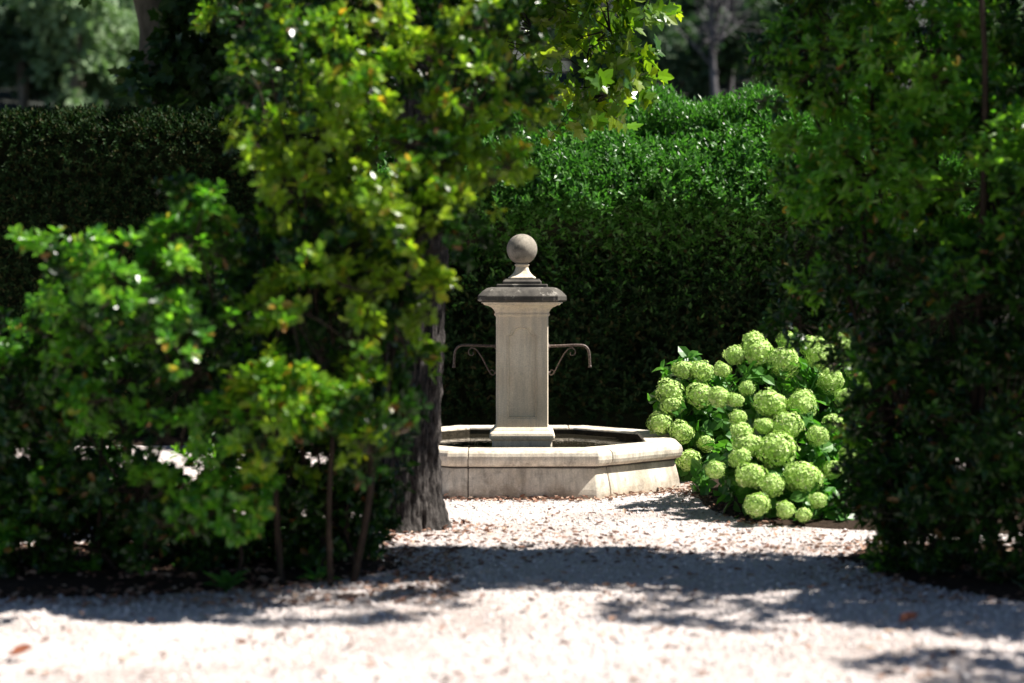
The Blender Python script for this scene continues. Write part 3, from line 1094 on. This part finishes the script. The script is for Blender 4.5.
for i in range(len(cl) - 1):
    for k in range(NR):
        k2 = (k + 1) % NR
        fs.append((i * NR + k, i * NR + k2, (i + 1) * NR + k2, (i + 1) * NR + k))
link("trunk", np_mesh("trunk", vs, fs, True), M["bark"], tree)
top = cl[-1]
limbs = [
    [top + np.array((0, 0, -.5)), top + np.array((.35, .5, -.35)), np.array((.15, 14.0, 4.25)), np.array((.45, 14.55, 3.72))],
    [top + np.array((0, 0, -.2)), top + np.array((-.6, .6, .7)), top + np.array((-1.5, 1.2, 1.2))],
    [top + np.array((0, 0, -.1)), top + np.array((.3, 1.0, .8)), top + np.array((.6, 2.0, 1.3))],
    [top + np.array((0, 0, -.1)), top + np.array((-.3, .2, 1.2)), top + np.array((-.7, .4, 2.2))],
    [top + np.array((0, 0, -.6)), top + np.array((-.8, .9, -.4)), top + np.array((-2.0, 1.9, -.75))],
]
for L in limbs:
    b = MB()
    ln = smooth_line(L, 7)
    b.tube(ln, list(np.linspace(.11, .022, len(ln))), 9)
    b.build("limb", M["bark"], tree, True)
rt = np.random.default_rng(31)
tl = [lobe(535, 30, 14.5, .33, .4, .32, 1.2), lobe(585, 70, 14.6, .16, .3, .36, 1.4), lobe(610, 30, 14.6, .24, .3, .2, .8), lobe(560, -40, 14.4, .6, .6, .35), lobe(606, 95, 14.6, .14, .2, .1, .8), lobe(636, 18, 14.7, .12, .2, .14, .8), lobe(622, 78, 14.7, .10, .15, .06, .8),
      (-1.9, 14.2, 6.2, .9, .9, .7, .6), (-.3, 15.0, 6.4, .9, .8, .7, .45), (-1.2, 13.3, 7.1, 1.0, .9, .8, .6), (-2.6, 14.8, 5.5, .9, .8, .55, .7), (-1.6, 14.0, 5.0, .8, .8, .5, .8), (.1, 14.1, 4.6, .5, .6, .3, .6), (-2.6, 12.9, 5.1, .9, .8, .5, .9), (-3.6, 13.6, 5.6, 1.0, .9, .6, .8),
      (.3, 13.2, 4.6, .8, .7, .45, .8), (1.0, 12.8, 4.75, .6, .55, .35, .8), (.2, 14.9, 4.95, .8, .7, .4, .8), (-.7, 13.6, 4.9, .8, .8, .5, .8), (.8, 14.3, 5.05, .55, .6, .35, .8), (-.8, 15.7, 5.2, .8, .5, .4, .8), (-.9, 12.3, 4.6, .7, .6, .35, .7), (1.5, 12.5, 4.5, .6, .4, .4, .8), (2.0, 12.7, 5.2, .6, .45, .4, .6)]  # unseen crown lobes added to shade the trunk and the ground behind
C, O, S = lobe_clumps(tl, rt, 9, (.12, .24), .35)
P, D, idx = clump_sprigs(C, O, S, 2.6, rt, -.25)
v, f = sprigs(P, D, 7, .2, .135, 1.0, (80, 45), LOBED, rt, .3, .25)
near = np.array([l[:3] for l in tl])[np.argmin(((C[:, None] - np.array([l[:3] for l in tl])[None]) ** 2).sum(-1), 1)]
crown = link("crown", np_mesh("crown", v, f), M["lobed_leaf"], tree)
tv, tf = twig_mesh_np(near, C, .012)
tv2, tf2 = twig_mesh_np(C[idx], P + D * .2, .005)
link("twigwork", np_mesh("twigwork", np.vstack([tv, tv2]), np.vstack([tf, tf2 + len(tv)])), M["bark"], crown)

# plane tree behind the left hedge
PB = np.array([-4.25, 23.6, -.05])
plane = empty("plane_tree", PB, label="dark leafy tree with a pale leaning trunk behind the left hedge", cat="tree")
b = MB()
ln = smooth_line([PB, PB + np.array((.05, 0, 2)), at(163, 80, 23.6), at(160, 20, 23.6), at(140, -60, 23.6), at(120, -170, 23.6)], 7)
b.tube(ln, list(np.linspace(.30, .27, len(ln))), 14)
b.build("trunk", M["pale_bark"], plane, True)
b = MB()
ln = smooth_line([at(161, 40, 23.6), at(200, 10, 23.5), at(235, -40, 23.4), at(280, -120, 23.2)], 6)
b.tube(ln, list(np.linspace(.20, .09, len(ln))), 10)
b.build("limb", M["pale_bark"], plane, True)
pl = [lobe(205, 60, 23.3, .55, .6, .4, 1.3), lobe(235, 95, 23.2, .5, .5, .3, 1.2), lobe(225, 15, 23.3, .6, .7, .45, 1.2), lobe(300, 50, 23.3, .9, .8, .6, 1.1), lobe(400, 30, 23.6, .9, .8, .7, 1.0), lobe(170, 85, 23.0, .4, .4, .22, .8),
      lobe(90, -90, 23.6, 1.0, 1, .7, .7), lobe(250, -110, 23.5, 1.4, 1.2, .8), lobe(390, -60, 23.6, 1.2, 1.1, .8), lobe(140, 110, 22.8, .35, .3, .15, .6), (-3.4, 20.6, 5.6, 1.1, .6, .5, .9), (-1.6, 20.5, 5.5, 1.0, .6, .5, .9), (-.2, 20.6, 5.4, .8, .6, .45, .8), (-4.8, 20.8, 5.8, 1.1, .7, .6, .8)]  # lobes over the left hedge are unseen, added to shade its face
C, O, S = lobe_clumps(pl, rt, 9, (.15, .3), .3)
P, D, idx = clump_sprigs(C, O, S, 3, rt, -.1)
v, f = sprigs(P, D, 6, .25, .2, .95, (80, 45), LOBED, rt, .3, .25)
link("crown", np_mesh("crown", v, f), M["lobed_leaf_dark"], plane)

# ------------------------------------------------------------------ shrubs on the left
left_lobes = [
    lobe(62, 372, 9.75, .12, .14, .08, 1.6), lobe(112, 398, 9.75, .14, .14, .09, 1.6), lobe(232, 425, 9.7, .15, .14, .09, 1.6), lobe(180, 442, 9.75, .09, .1, .06, 1.5), lobe(150, 498, 9.8, .1, .12, .08, 1.5), lobe(228, 522, 9.75, .12, .12, .09, 1.6), lobe(48, 262, 9.9, .08, .1, .08, 1.5), lobe(184, 205, 9.75, .07, .1, .08, 1.8),
    lobe(130, 290, 9.65, .42, .35, .22, 1.3), lobe(85, 300, 10.2, .25, .3, .2), lobe(196, 236, 9.65, .16, .16, .19, 1.6), lobe(165, 340, 9.65, .4, .3, .2, 1.1), lobe(75, 335, 10.2, .22, .3, .16),
    lobe(190, 385, 9.95, .28, .3, .15, 1.0), lobe(110, 385, 10.4, .45, .35, .17, .9), lobe(25, 400, 10.5, .4, .4, .25), lobe(100, 425, 10.2, .28, .2, .08, .8),
    lobe(115, 490, 10.2, .25, .25, .12, .9), lobe(225, 500, 9.75, .2, .2, .13, 1.2), lobe(185, 525, 9.8, .14, .2, .14, 1.1), lobe(150, 540, 10.3, .12, .15, .08), lobe(20, 500, 10.6, .45, .4, .3),
    lobe(60, 545, 10.7, .5, .35, .18), lobe(240, 450, 10.3, .2, .2, .08, .5), lobe(70, 500, 11.0, .6, .3, .16), lobe(150, 510, 11.2, .5, .3, .18), lobe(240, 520, 11.2, .4, .3, .2), lobe(310, 520, 11.3, .3, .3, .2), lobe(60, 530, 10.9, .6, .35, .2), lobe(170, 545, 11.0, .5, .3, .16), lobe(270, 545, 11.1, .4, .3, .16), lobe(0, 470, 10.8, .4, .3, .3), lobe(60, 460, 11.1, .35, .25, .14), lobe(200, 480, 11.3, .4, .25, .1), lobe(290, 465, 11.4, .3, .3, .14), lobe(10, 440, 10.9, .35, .3, .3), lobe(-60, 400, 10.6, .4, .5, .5, .8), lobe(215, 290, 10.9, .4, .3, .3, .8),
]


def thin_gap(P, rng):
    """the shrub is bare-stemmed between its lower and upper leaves"""
    m_ = (P[:, 2] > .70) & (P[:, 2] < .93) & (P[:, 0] > -2.55) & (P[:, 0] < -1.2)
    return ~m_ | (rng.uniform(size=len(P)) < .42)


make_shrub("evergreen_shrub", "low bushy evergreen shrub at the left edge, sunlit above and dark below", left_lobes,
           [(-2.02, 10.55, -.02), (-2.35, 10.75, -.02), (-2.75, 10.8, -.02), (-1.62, 10.5, -.02), (-3.0, 10.9, -.02)], "dark_shrub_leaf", 11, lit_leafm="fresh_green_leaf", per_area=15, per=7, shell=.5, leaf=.066, wide=.56, nleaf=10, tmpl=LEAFOVAL, group="evergreen shrubs framing the view", extra=thin_gap)
mid_lobes = [
    lobe(268, 62, 9.8, .12, .14, .08, 1.7), lobe(300, 22, 9.85, .15, .16, .1, 1.6), lobe(252, 130, 9.85, .09, .12, .08, 1.7), lobe(472, 100, 9.9, .11, .14, .1, 1.7), lobe(430, 58, 9.85, .13, .14, .1, 1.6), lobe(486, 28, 9.9, .11, .14, .1, 1.6),
    lobe(372, 14, 9.9, .14, .15, .09, 1.5), lobe(312, 252, 9.75, .15, .14, .09, 1.6), lobe(372, 292, 9.75, .14, .14, .09, 1.6), lobe(428, 238, 9.8, .1, .12, .1, 1.6), lobe(288, 305, 9.75, .1, .12, .08, 1.6), lobe(346, 340, 9.7, .1, .12, .07, 1.6),
    lobe(434, 300, 9.85, .07, .1, .07, 1.6), lobe(512, 60, 9.95, .08, .1, .1, 1.5), lobe(500, 170, 9.95, .05, .08, .08, 1.5),
    lobe(345, 535, 10.9, .26, .2, .14, .9), lobe(368, 500, 11.1, .2, .2, .2, .9),
    lobe(360, 85, 9.9, .3, .26, .15, 1.3), lobe(322, 132, 9.9, .25, .26, .16, 1.3), lobe(405, 145, 9.9, .26, .26, .16, 1.3), lobe(296, 196, 9.9, .24, .26, .14, 1.2), lobe(388, 210, 9.9, .3, .26, .13, 1.3), lobe(440, 165, 10.0, .18, .25, .18, 1.2),
    lobe(440, 215, 10.0, .16, .25, .15), lobe(340, 250, 10.0, .4, .35, .2, 1.0), lobe(378, 265, 10.1, 0.20, .3, .2), lobe(310, 310, 10.2, .35, .3, .2, .9), lobe(366, 320, 10.2, 0.26, .3, .18, .9), lobe(396, 325, 10.2, 0.14, .2, .12, .7),
    lobe(305, 395, 9.6, .24, .22, .17, 1.6), lobe(265, 420, 9.6, .2, .2, .13, 1.2), lobe(345, 420, 9.6, .2, .2, .12), lobe(369, 455, 9.6, 0.10, .15, .09, 1.5), lobe(409, 430, 9.6, 0.13, .15, .1, 1.1), lobe(369, 405, 10.3, 0.17, .2, .15, .9),
    lobe(280, 30, 10.8, .4, .3, .25, 1.1), lobe(350, 20, 10.85, .45, .3, .28, 1.1), lobe(430, 40, 10.7, .35, .35, .3, 1.0), lobe(495, 60, 10.3, .18, .2, .2, 1.1), lobe(500, 120, 10.3, .12, .2, .16, 1.0), lobe(515, 95, 10.3, .06, .15, .1, 1.0),
    lobe(462, 190, 10.2, .1, .2, .14, .9), lobe(260, 90, 10.2, .16, .2, .16, 1.0), lobe(265, 160, 10.2, .16, .2, .12, 1.1), lobe(468, 240, 10.2, .06, .15, .1, .8), lobe(370, -60, 10.9, .5, .35, .25), lobe(470, -30, 10.6, .4, .4, .25),
    lobe(265, 270, 10.5, .3, .3, .3, .8), lobe(270, 340, 10.5, .25, .3, .2, .8), lobe(340, 500, 10.9, .25, .2, .25, 1.1), lobe(330, 545, 11.0, .3, .25, .16, 1.1), lobe(351, 545, 11.2, 0.15, .2, .1, 1.0), lobe(340, 450, 11.0, .3, .3, .2, 1.1), lobe(290, 430, 10.9, .3, .3, .2), lobe(346, 520, 11.2, 0.14, .2, .16, .8), lobe(350, 370, 10.6, .4, .3, .25, 1.0), lobe(300, 470, 10.8, .25, .25, .2, 1.0), lobe(366, 480, 10.9, 0.12, .2, .14, .8), 
]
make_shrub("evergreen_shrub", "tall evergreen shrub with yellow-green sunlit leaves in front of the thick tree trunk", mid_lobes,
           [(-1.02, 10.45, -.02), (-.92, 10.6, -.02), (-1.3, 10.5, -.02), (-.86, 10.8, -.02), (-1.15, 10.8, -.02)], "dark_shrub_leaf", 12, lit_leafm="shrub_leaf", per_area=15, per=7, shell=.5, leaf=.067, wide=.56, nleaf=10, tmpl=LEAFOVAL, group="evergreen shrubs framing the view")

# ------------------------------------------------------------------ shrubs on the right
right_lobes = [
    lobe(930, 70, 11.15, 0.651, 0.558, 0.419, 1.2), lobe(840, 50, 11.25, 0.391, 0.372, 0.298, 1.2), lobe(795, 70, 11.55, 0.205, 0.279, 0.186, .9), lobe(990, 190, 10.85, 0.558, 0.558, 0.465, 1.2), lobe(880, 175, 11.15, 0.419, 0.419, 0.326, 1.2), lobe(820, 165, 11.45, 0.279, 0.326, 0.233, 1.2),
    lobe(950, 310, 10.75, 0.558, 0.512, 0.391, .99), lobe(860, 280, 11.25, 0.298, 0.372, 0.279, .8), lobe(810, 250, 11.65, 0.167, 0.233, 0.149, .99), lobe(800, 318, 11.75, 0.140, 0.186, 0.074, .7),
    lobe(1000, 430, 10.55, 0.558, 0.558, 0.465, .99), lobe(910, 410, 10.95, 0.316, 0.372, 0.326, .99), lobe(895, 480, 11.15, 0.260, 0.372, 0.260, .99), lobe(960, 510, 10.55, 0.465, 0.465, 0.279, .99), lobe(900, 530, 11.15, 0.242, 0.326, 0.149, .99), lobe(875, 440, 11.35, 0.167, 0.279, 0.242, .99),
    lobe(1040, 530, 10.35, 0.372, 0.465, 0.279, .99), lobe(860, 350, 11.45, 0.130, 0.186, 0.130, .8), lobe(1090, 300, 10.75, 0.651, 0.744, 1.116, .99), lobe(1090, 50, 10.95, 0.744, 0.744, 0.744, .4),
    lobe(880, -60, 11.35, 0.744, 0.651, 0.465, .45), lobe(1000, -90, 11.15, 0.930, 0.837, 0.558, .45), lobe(1060, -230, 11.15, 1.116, 0.837, 0.651, .45), lobe(940, -220, 11.25, 0.837, 0.744, 0.512, .45), lobe(1010, -330, 11.25, 0.837, 0.651, 0.465, .45),
    (1.75, 10.35, 4.6, .5, .4, .3, .6), (2.4, 10.4, 4.9, .7, .6, .4, .6), (1.05, 10.3, 4.5, .35, .35, .2, .5), (3.0, 9.9, 5.9, .8, .7, .5, .4), (3.5, 9.8, 1.6, .6, .55, .9, .99), (3.6, 9.75, 3.3, .7, .6, .7, .6), (4.2, 9.5, 2.2, .7, .6, .9, .8), (4.0, 8.25, 2.6, .5, .35, .4, .8), (3.9, 8.4, 1.0, .5, .35, .7, .8),  # unseen lobes added to shade the left shrubs and the gravel
]
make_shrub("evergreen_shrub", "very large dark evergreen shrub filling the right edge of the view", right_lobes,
           [(2.7, 11.0, -.02), (2.9, 11.25, -.02), (3.2, 10.9, -.02), (2.4, 11.25, -.02)], "dark_shrub_leaf", 13, lit_leafm="fresh_green_leaf", per_area=17, per=8, shell=.5, leaf=.074, wide=.42, nleaf=9, stem=.07, ang=(75, 35), group="evergreen shrubs framing the view", stem_r=.045)

# ------------------------------------------------------------------ trees on the hill
def hill_crown(seed, mat, squash):
    r = np.random.default_rng(seed)
    lb = [(r.normal(0, .7), r.normal(0, .7), 2.6 + r.normal(0, .7) * squash, r.uniform(.7, 1.2), r.uniform(.7, 1.2), r.uniform(.5, .9)) for _ in range(7)]
    C, O, S = lobe_clumps(lb, r, 3.4, (.25, .45), .6)
    P, D, idx = clump_sprigs(C, O, S, 5, r, .4)
    v, f = sprigs(P, D, 4, .25, .34, .6, (80, 40), LEAF5, r)
    me = np_mesh("crown", v, f)
    me.materials.append(M[mat])
    b = MB()
    for l in lb[:5]:
        b.tube(smooth_line([(0, 0, -.4), (l[0] * .2, l[1] * .2, 1.2), l[:3]], 4), list(np.linspace(.16, .04, 9)), 6)
    tm = b.mesh("trunk", True)
    tm.materials.append(M["pale_bark"])
    return me, tm


def bare_tree(seed):
    r = np.random.default_rng(seed)
    b = MB()
    h = r.uniform(4.5, 6)
    b.tube(smooth_line([(0, 0, -.4), (r.normal(0, .15), r.normal(0, .15), h * .5), (r.normal(0, .3), r.normal(0, .3), h)], 6), list(np.linspace(.13, .02, 13)), 6)
    for k in range(26):
        z = r.uniform(.25, .95) * h
        a = r.uniform(0, 6.28)
        l = r.uniform(.6, 1.7) * (1.15 - z / h)
        p = np.array((0, 0, z))
        q = p + np.array((math.cos(a) * l, math.sin(a) * l, l * r.uniform(.6, 1.3)))
        b.tube([p, (p + q) / 2 + r.normal(0, .06, 3), q], [.045, .03, .01], 5)
        for s in range(3):
            q2 = (p + q) / 2 + r.normal(0, .35, 3) + np.array((0, 0, .4))
            b.tube([(p + q) / 2, q2], [.02, .008], 4)
    me = b.mesh("trunk", True)
    me.materials.append(M["grey_wood"])
    return me


kinds = []
for s, (mat, sq_, label) in enumerate((("hill_leaf", 1.0, "pale green rounded tree on the far wooded hillside"), ("hill_leaf_dark", .8, "dark green dense tree on the far wooded hillside"), ("hill_leaf", .6, "pale green rounded tree on the far wooded hillside"))):
    c_, t_ = hill_crown(50 + s, mat, sq_)
    r_ = empty("hillside_tree", (0, 0, 0), label=label, cat="tree", group="trees on the far hillside, " + ("dark" if s == 1 else "pale"))
    link("crown", c_, None, r_)
    link("trunk", t_, None, r_)
    kinds.append([r_, False])
bares = []
for s in range(3):
    r_ = empty("bare_tree", (0, 0, 0), label="leafless grey tree on the hillside above the hedge", cat="tree", group="bare grey trees on the far hillside")
    link("trunk", bare_tree(80 + s), None, r_)
    bares.append([r_, False])
rw = np.random.default_rng(9)


def put(slot, x, y, s):
    o = slot[0] if not slot[1] else copy_tree(slot[0])
    slot[1] = True
    o.location = (x, y, hill_z(x, y) - .1)
    o.scale = (s, s, s * rw.uniform(.85, 1.2))
    o.rotation_euler = (0, 0, rw.uniform(0, 6.28))


done = []
for (p0, p1, n, bare_share) in ((-40, 270, 80, 0.0), (590, 800, 96, .3), (900, 1030, 8, .2)):
    tries = 0
    while n > 0 and tries < 4000:
        tries += 1
        d = rw.uniform(72, 178)
        x = (rw.uniform(p0, p1) - 512) / F * d
        if any((x - a) ** 2 + (d - b_) ** 2 < (3.0 if p0 < 500 else 2.3) ** 2 for a, b_ in done):
            continue
        done.append((x, d))
        n -= 1
        if rw.uniform() < bare_share:
            put(bares[int(rw.integers(3))], x, d, rw.uniform(1.0, 1.5))
        else:
            put(kinds[int(rw.integers(3))], x, d, rw.uniform(.8, 1.5))

# ------------------------------------------------------------------ gravel, fallen leaves, weeds
rg = np.random.default_rng(4)


def ground_at(x, y):
    z, a = 0.0, .011
    return z + a * (noise.noise((x * .9, y * .9, 3.1)) + .5 * noise.noise((x * 3.1, y * 3.1, 9.4)))


N = 80000
yy = np.concatenate([rg.uniform(7.2, 12.0, int(N * .6)), rg.uniform(12.0, 17.5, N - int(N * .6))])
xx = (rg.uniform(-20, 1044, N) - 512) / F * yy
ok = ~((np.abs(xx - FX) < 1.36) & (np.abs(yy - FY) < 1.36) & (np.abs(xx - FX) + np.abs(yy - FY) < 1.93))
xx, yy = xx[ok], yy[ok]
N = len(xx)
zz = np.array([ground_at(a, b_) for a, b_ in zip(xx, yy)])
r = rg.gamma(3.5, .0019, N).clip(.003, .02)
octv = np.array([(1, 0, 0), (0, 1, 0), (-1, 0, 0), (0, -1, 0), (0, 0, .75), (0, 0, -.6)], float)
octf = np.array([(0, 1, 4), (1, 2, 4), (2, 3, 4), (3, 0, 4), (1, 0, 5), (2, 1, 5), (3, 2, 5), (0, 3, 5)])
v = octv[None] * rg.uniform(.6, 1.25, (N, 6, 1)) * r[:, None, None] + rg.normal(0, .15, (N, 6, 3)) * r[:, None, None]
v = v + np.stack([xx, yy, zz + r * .25], 1)[:, None]
link("gravel", np_mesh("gravel", v.reshape(-1, 3), (octf[None] + (np.arange(N) * 6)[:, None, None]).reshape(-1, 3)), M["pebble"], None, kind="stuff",
     label="loose pale pebbles of the gravel ground", cat="gravel")

CURL = (np.array([(0, 0, 0), (.3, .4, .2), (.7, .36, .22), (1, 0, .16), (.7, -.36, .16), (.3, -.4, .22), (.5, 0, .02)], float), LEAF7[1])
pts = []
for _ in range(1700):                              # open gravel, both levels
    y = rg.uniform(7.4, 16.5)
    x = (rg.uniform(0, 1024) - 512) / F * y
    if noise.noise((x * 1.1, y * .8, 12.0)) + .6 * noise.noise((x * 3, y * 2, 2.0)) > rg.uniform(-.5, .5):
        pts.append((x, y))
for _ in range(330):                               # swept against the basin foot
    t = rg.uniform(-1.1, 1.4)
    pts.append((FX + t, 14.68 - abs(rg.normal(0, .09)) + (max(0, abs(t) - .6) * 1.0)))
for _ in range(650):                               # a drift across the path and round the trunk
    pts.append((rg.uniform(-1.5, 2.6), 11.9 + rg.normal(0, .35)))
for _ in range(260):
    pts.append((-.66 + rg.normal(0, .4), 12.8 + rg.normal(0, .25)))
for _ in range(1900):                              # under the left shrubs
    pts.append((rg.uniform(-3.4, -.3), rg.uniform(9.75, 11.9)))
for _ in range(900):
    pts.append((rg.uniform(1.9, 4), rg.uniform(9.8, 12)))
for _ in range(500):                               # at the foot of the hydrangeas
    t = rg.uniform(0, 1)
    pts.append((1.4 + .45 * t + rg.normal(0, .13), 15.6 - 2.5 * t + rg.normal(0, .12)))
pts = [p for p in pts if not (abs(p[0] - FX) < 1.31 and abs(p[1] - FY) < 1.31 and abs(p[0] - FX) + abs(p[1] - FY) < 1.90)]


def bed_lift(x, y):
    return .045 if (10.35 < y < 11.8 and (x < -1.4 or x > 2.6)) else (.02 if (y > 10.0 and y < 11.9 and x < -1.0) else 0.0)


base = np.array([(a, b_, ground_at(a, b_) + .008 + bed_lift(a, b_) + rg.uniform(0, .012)) for a, b_ in pts])
n = len(base)
an = rg.uniform(0, 6.28, n)
xd = np.stack([np.cos(an), np.sin(an), rg.normal(0, .2, n)], 1)
nr = np.stack([rg.normal(0, .3, n), rg.normal(0, .3, n), np.where(rg.uniform(size=n) < .5, 1.0, -1.0)], 1)
ln = rg.uniform(.03, .065, n)
v, f = place(CURL, base, xd, nr, ln, ln * rg.uniform(.4, .75, n))
link("leaf_litter", np_mesh("leaf_litter", v, f), M["litter"], None, kind="stuff", label="dry reddish-brown fallen leaves strewn over the gravel", cat="fallen leaves")


def fallen_leaf(px, py, size, yaw, label):
    d = (HC - GZ) * F / (py - HZ)
    p = at(px, py, d)
    g = ground_at(p[0], p[1])
    v, f = place(CURL, np.array([[p[0], p[1], g + .02]]), np.array([[math.cos(yaw), math.sin(yaw), .25]]), np.array([[.1, -.25, 1.0]]), np.array([size]), np.array([size * .8]))
    me = np_mesh("fallen_leaf", v, f)
    o = link("fallen_leaf", me, M["big_leaf"], None, label=label, cat="fallen leaf", group="large fallen leaves on the gravel")
    md = o.modifiers.new("thick", "SOLIDIFY")
    md.thickness = .002


M["big_leaf"] = island_mat("russet_leaf", [(0, G(.28, .09, .05)), (1, G(.33, .12, .06))], .6)
fallen_leaf(899, 627, .11, .3, "single curled russet leaf on sunlit gravel near the right edge")
fallen_leaf(8, 662, .12, .1, "long russet leaf lying on bright gravel in the lower left corner")


def weed(px, py, d, n, ln, label, seed):
    r_ = np.random.default_rng(seed)
    p = at(px, py, d)
    base = np.array([p[0], p[1], ground_at(p[0], p[1]) + .0 + bed_lift(p[0], p[1])])
    rt_ = empty("weed", base, label=label, cat="weed")
    P = np.repeat(base[None], n, 0) + r_.normal(0, .008, (n, 3)) * np.array([1, 1, .3])
    az = np.linspace(0, 6.28, n, endpoint=False) + r_.normal(0, .25, n)
    D = np.stack([np.cos(az), np.sin(az), r_.uniform(.3, 1.3, n)], 1)
    b = MB()
    v, f = place(LEAF7, P, D, np.stack([-np.cos(az) * .6, -np.sin(az) * .6, np.ones(n)], 1), ln * r_.uniform(.6, 1.1, n), ln * .3 * np.ones(n))
    link("rosette", np_mesh("rosette", v, f), M["hydrangea_leaf"], rt_)
    b.tube([base - np.array([0, 0, .02]), base + np.array([.004, 0, .05])], [.006, .004], 6)
    b.build("stalk", M["hydrangea_leaf"], rt_, True)


weed(226, 588, 10.22, 10, .19, "small green weed with strap leaves at the edge of the bright gravel", 3)
weed(318, 578, 10.5, 12, .13, "small upright weed sprouting under the tall shrub's stems", 6)

# ------------------------------------------------------------------ light, sky, camera
EL, AZ = math.radians(55), math.radians(0)         # sun square to the right of the fountain
sdir = Vector((math.cos(EL) * math.cos(AZ), math.cos(EL) * math.sin(AZ), math.sin(EL)))
sl = bpy.data.lights.new("sun", "SUN")
sl.energy = 5.0
sl.angle = math.radians(.53)
sl.color = (1.0, .955, .88)
so = bpy.data.objects.new("sun", sl)
so.rotation_euler = sdir.to_track_quat("Z", "Y").to_euler()
so.location = (20, 5, 30)
COL.objects.link(so)
w = bpy.data.worlds.new("World")
SC.world = w
w.use_nodes = True
nt = w.node_tree
bg = nt.nodes["Background"]
sky = nt.nodes.new("ShaderNodeTexSky")
sky.sky_type = "NISHITA"
sky.sun_disc = False
sky.sun_elevation = EL
sky.sun_rotation = math.radians(90) - AZ
sky.altitude = 600
sky.air_density = .6
sky.dust_density = .2
nt.links.new(sky.outputs[0], bg.inputs[0])
bg.inputs[1].default_value = .05

cam = bpy.data.cameras.new("camera")
cam.sensor_width = 36
cam.lens = F / 1024 * 36
cam.shift_y = (HZ - 341.5) / 1024
cam.clip_end = 2000
cam.dof.use_dof = True
cam.dof.focus_distance = 15.6
cam.dof.aperture_fstop = 1.0
co = bpy.data.objects.new("camera", cam)
co.location = (0, 0, HC)
co.rotation_euler = (PI / 2, 0, 0)
COL.objects.link(co)
SC.camera = co

SC.view_settings.view_transform = "Standard"
SC.view_settings.look = "None"
SC.view_settings.exposure = 1.3
SC.view_settings.gamma = 1
SC.cycles.use_denoising = True
SC.cycles.max_bounces = 8
SC.cycles.diffuse_bounces = 4
SC.cycles.transmission_bounces = 4
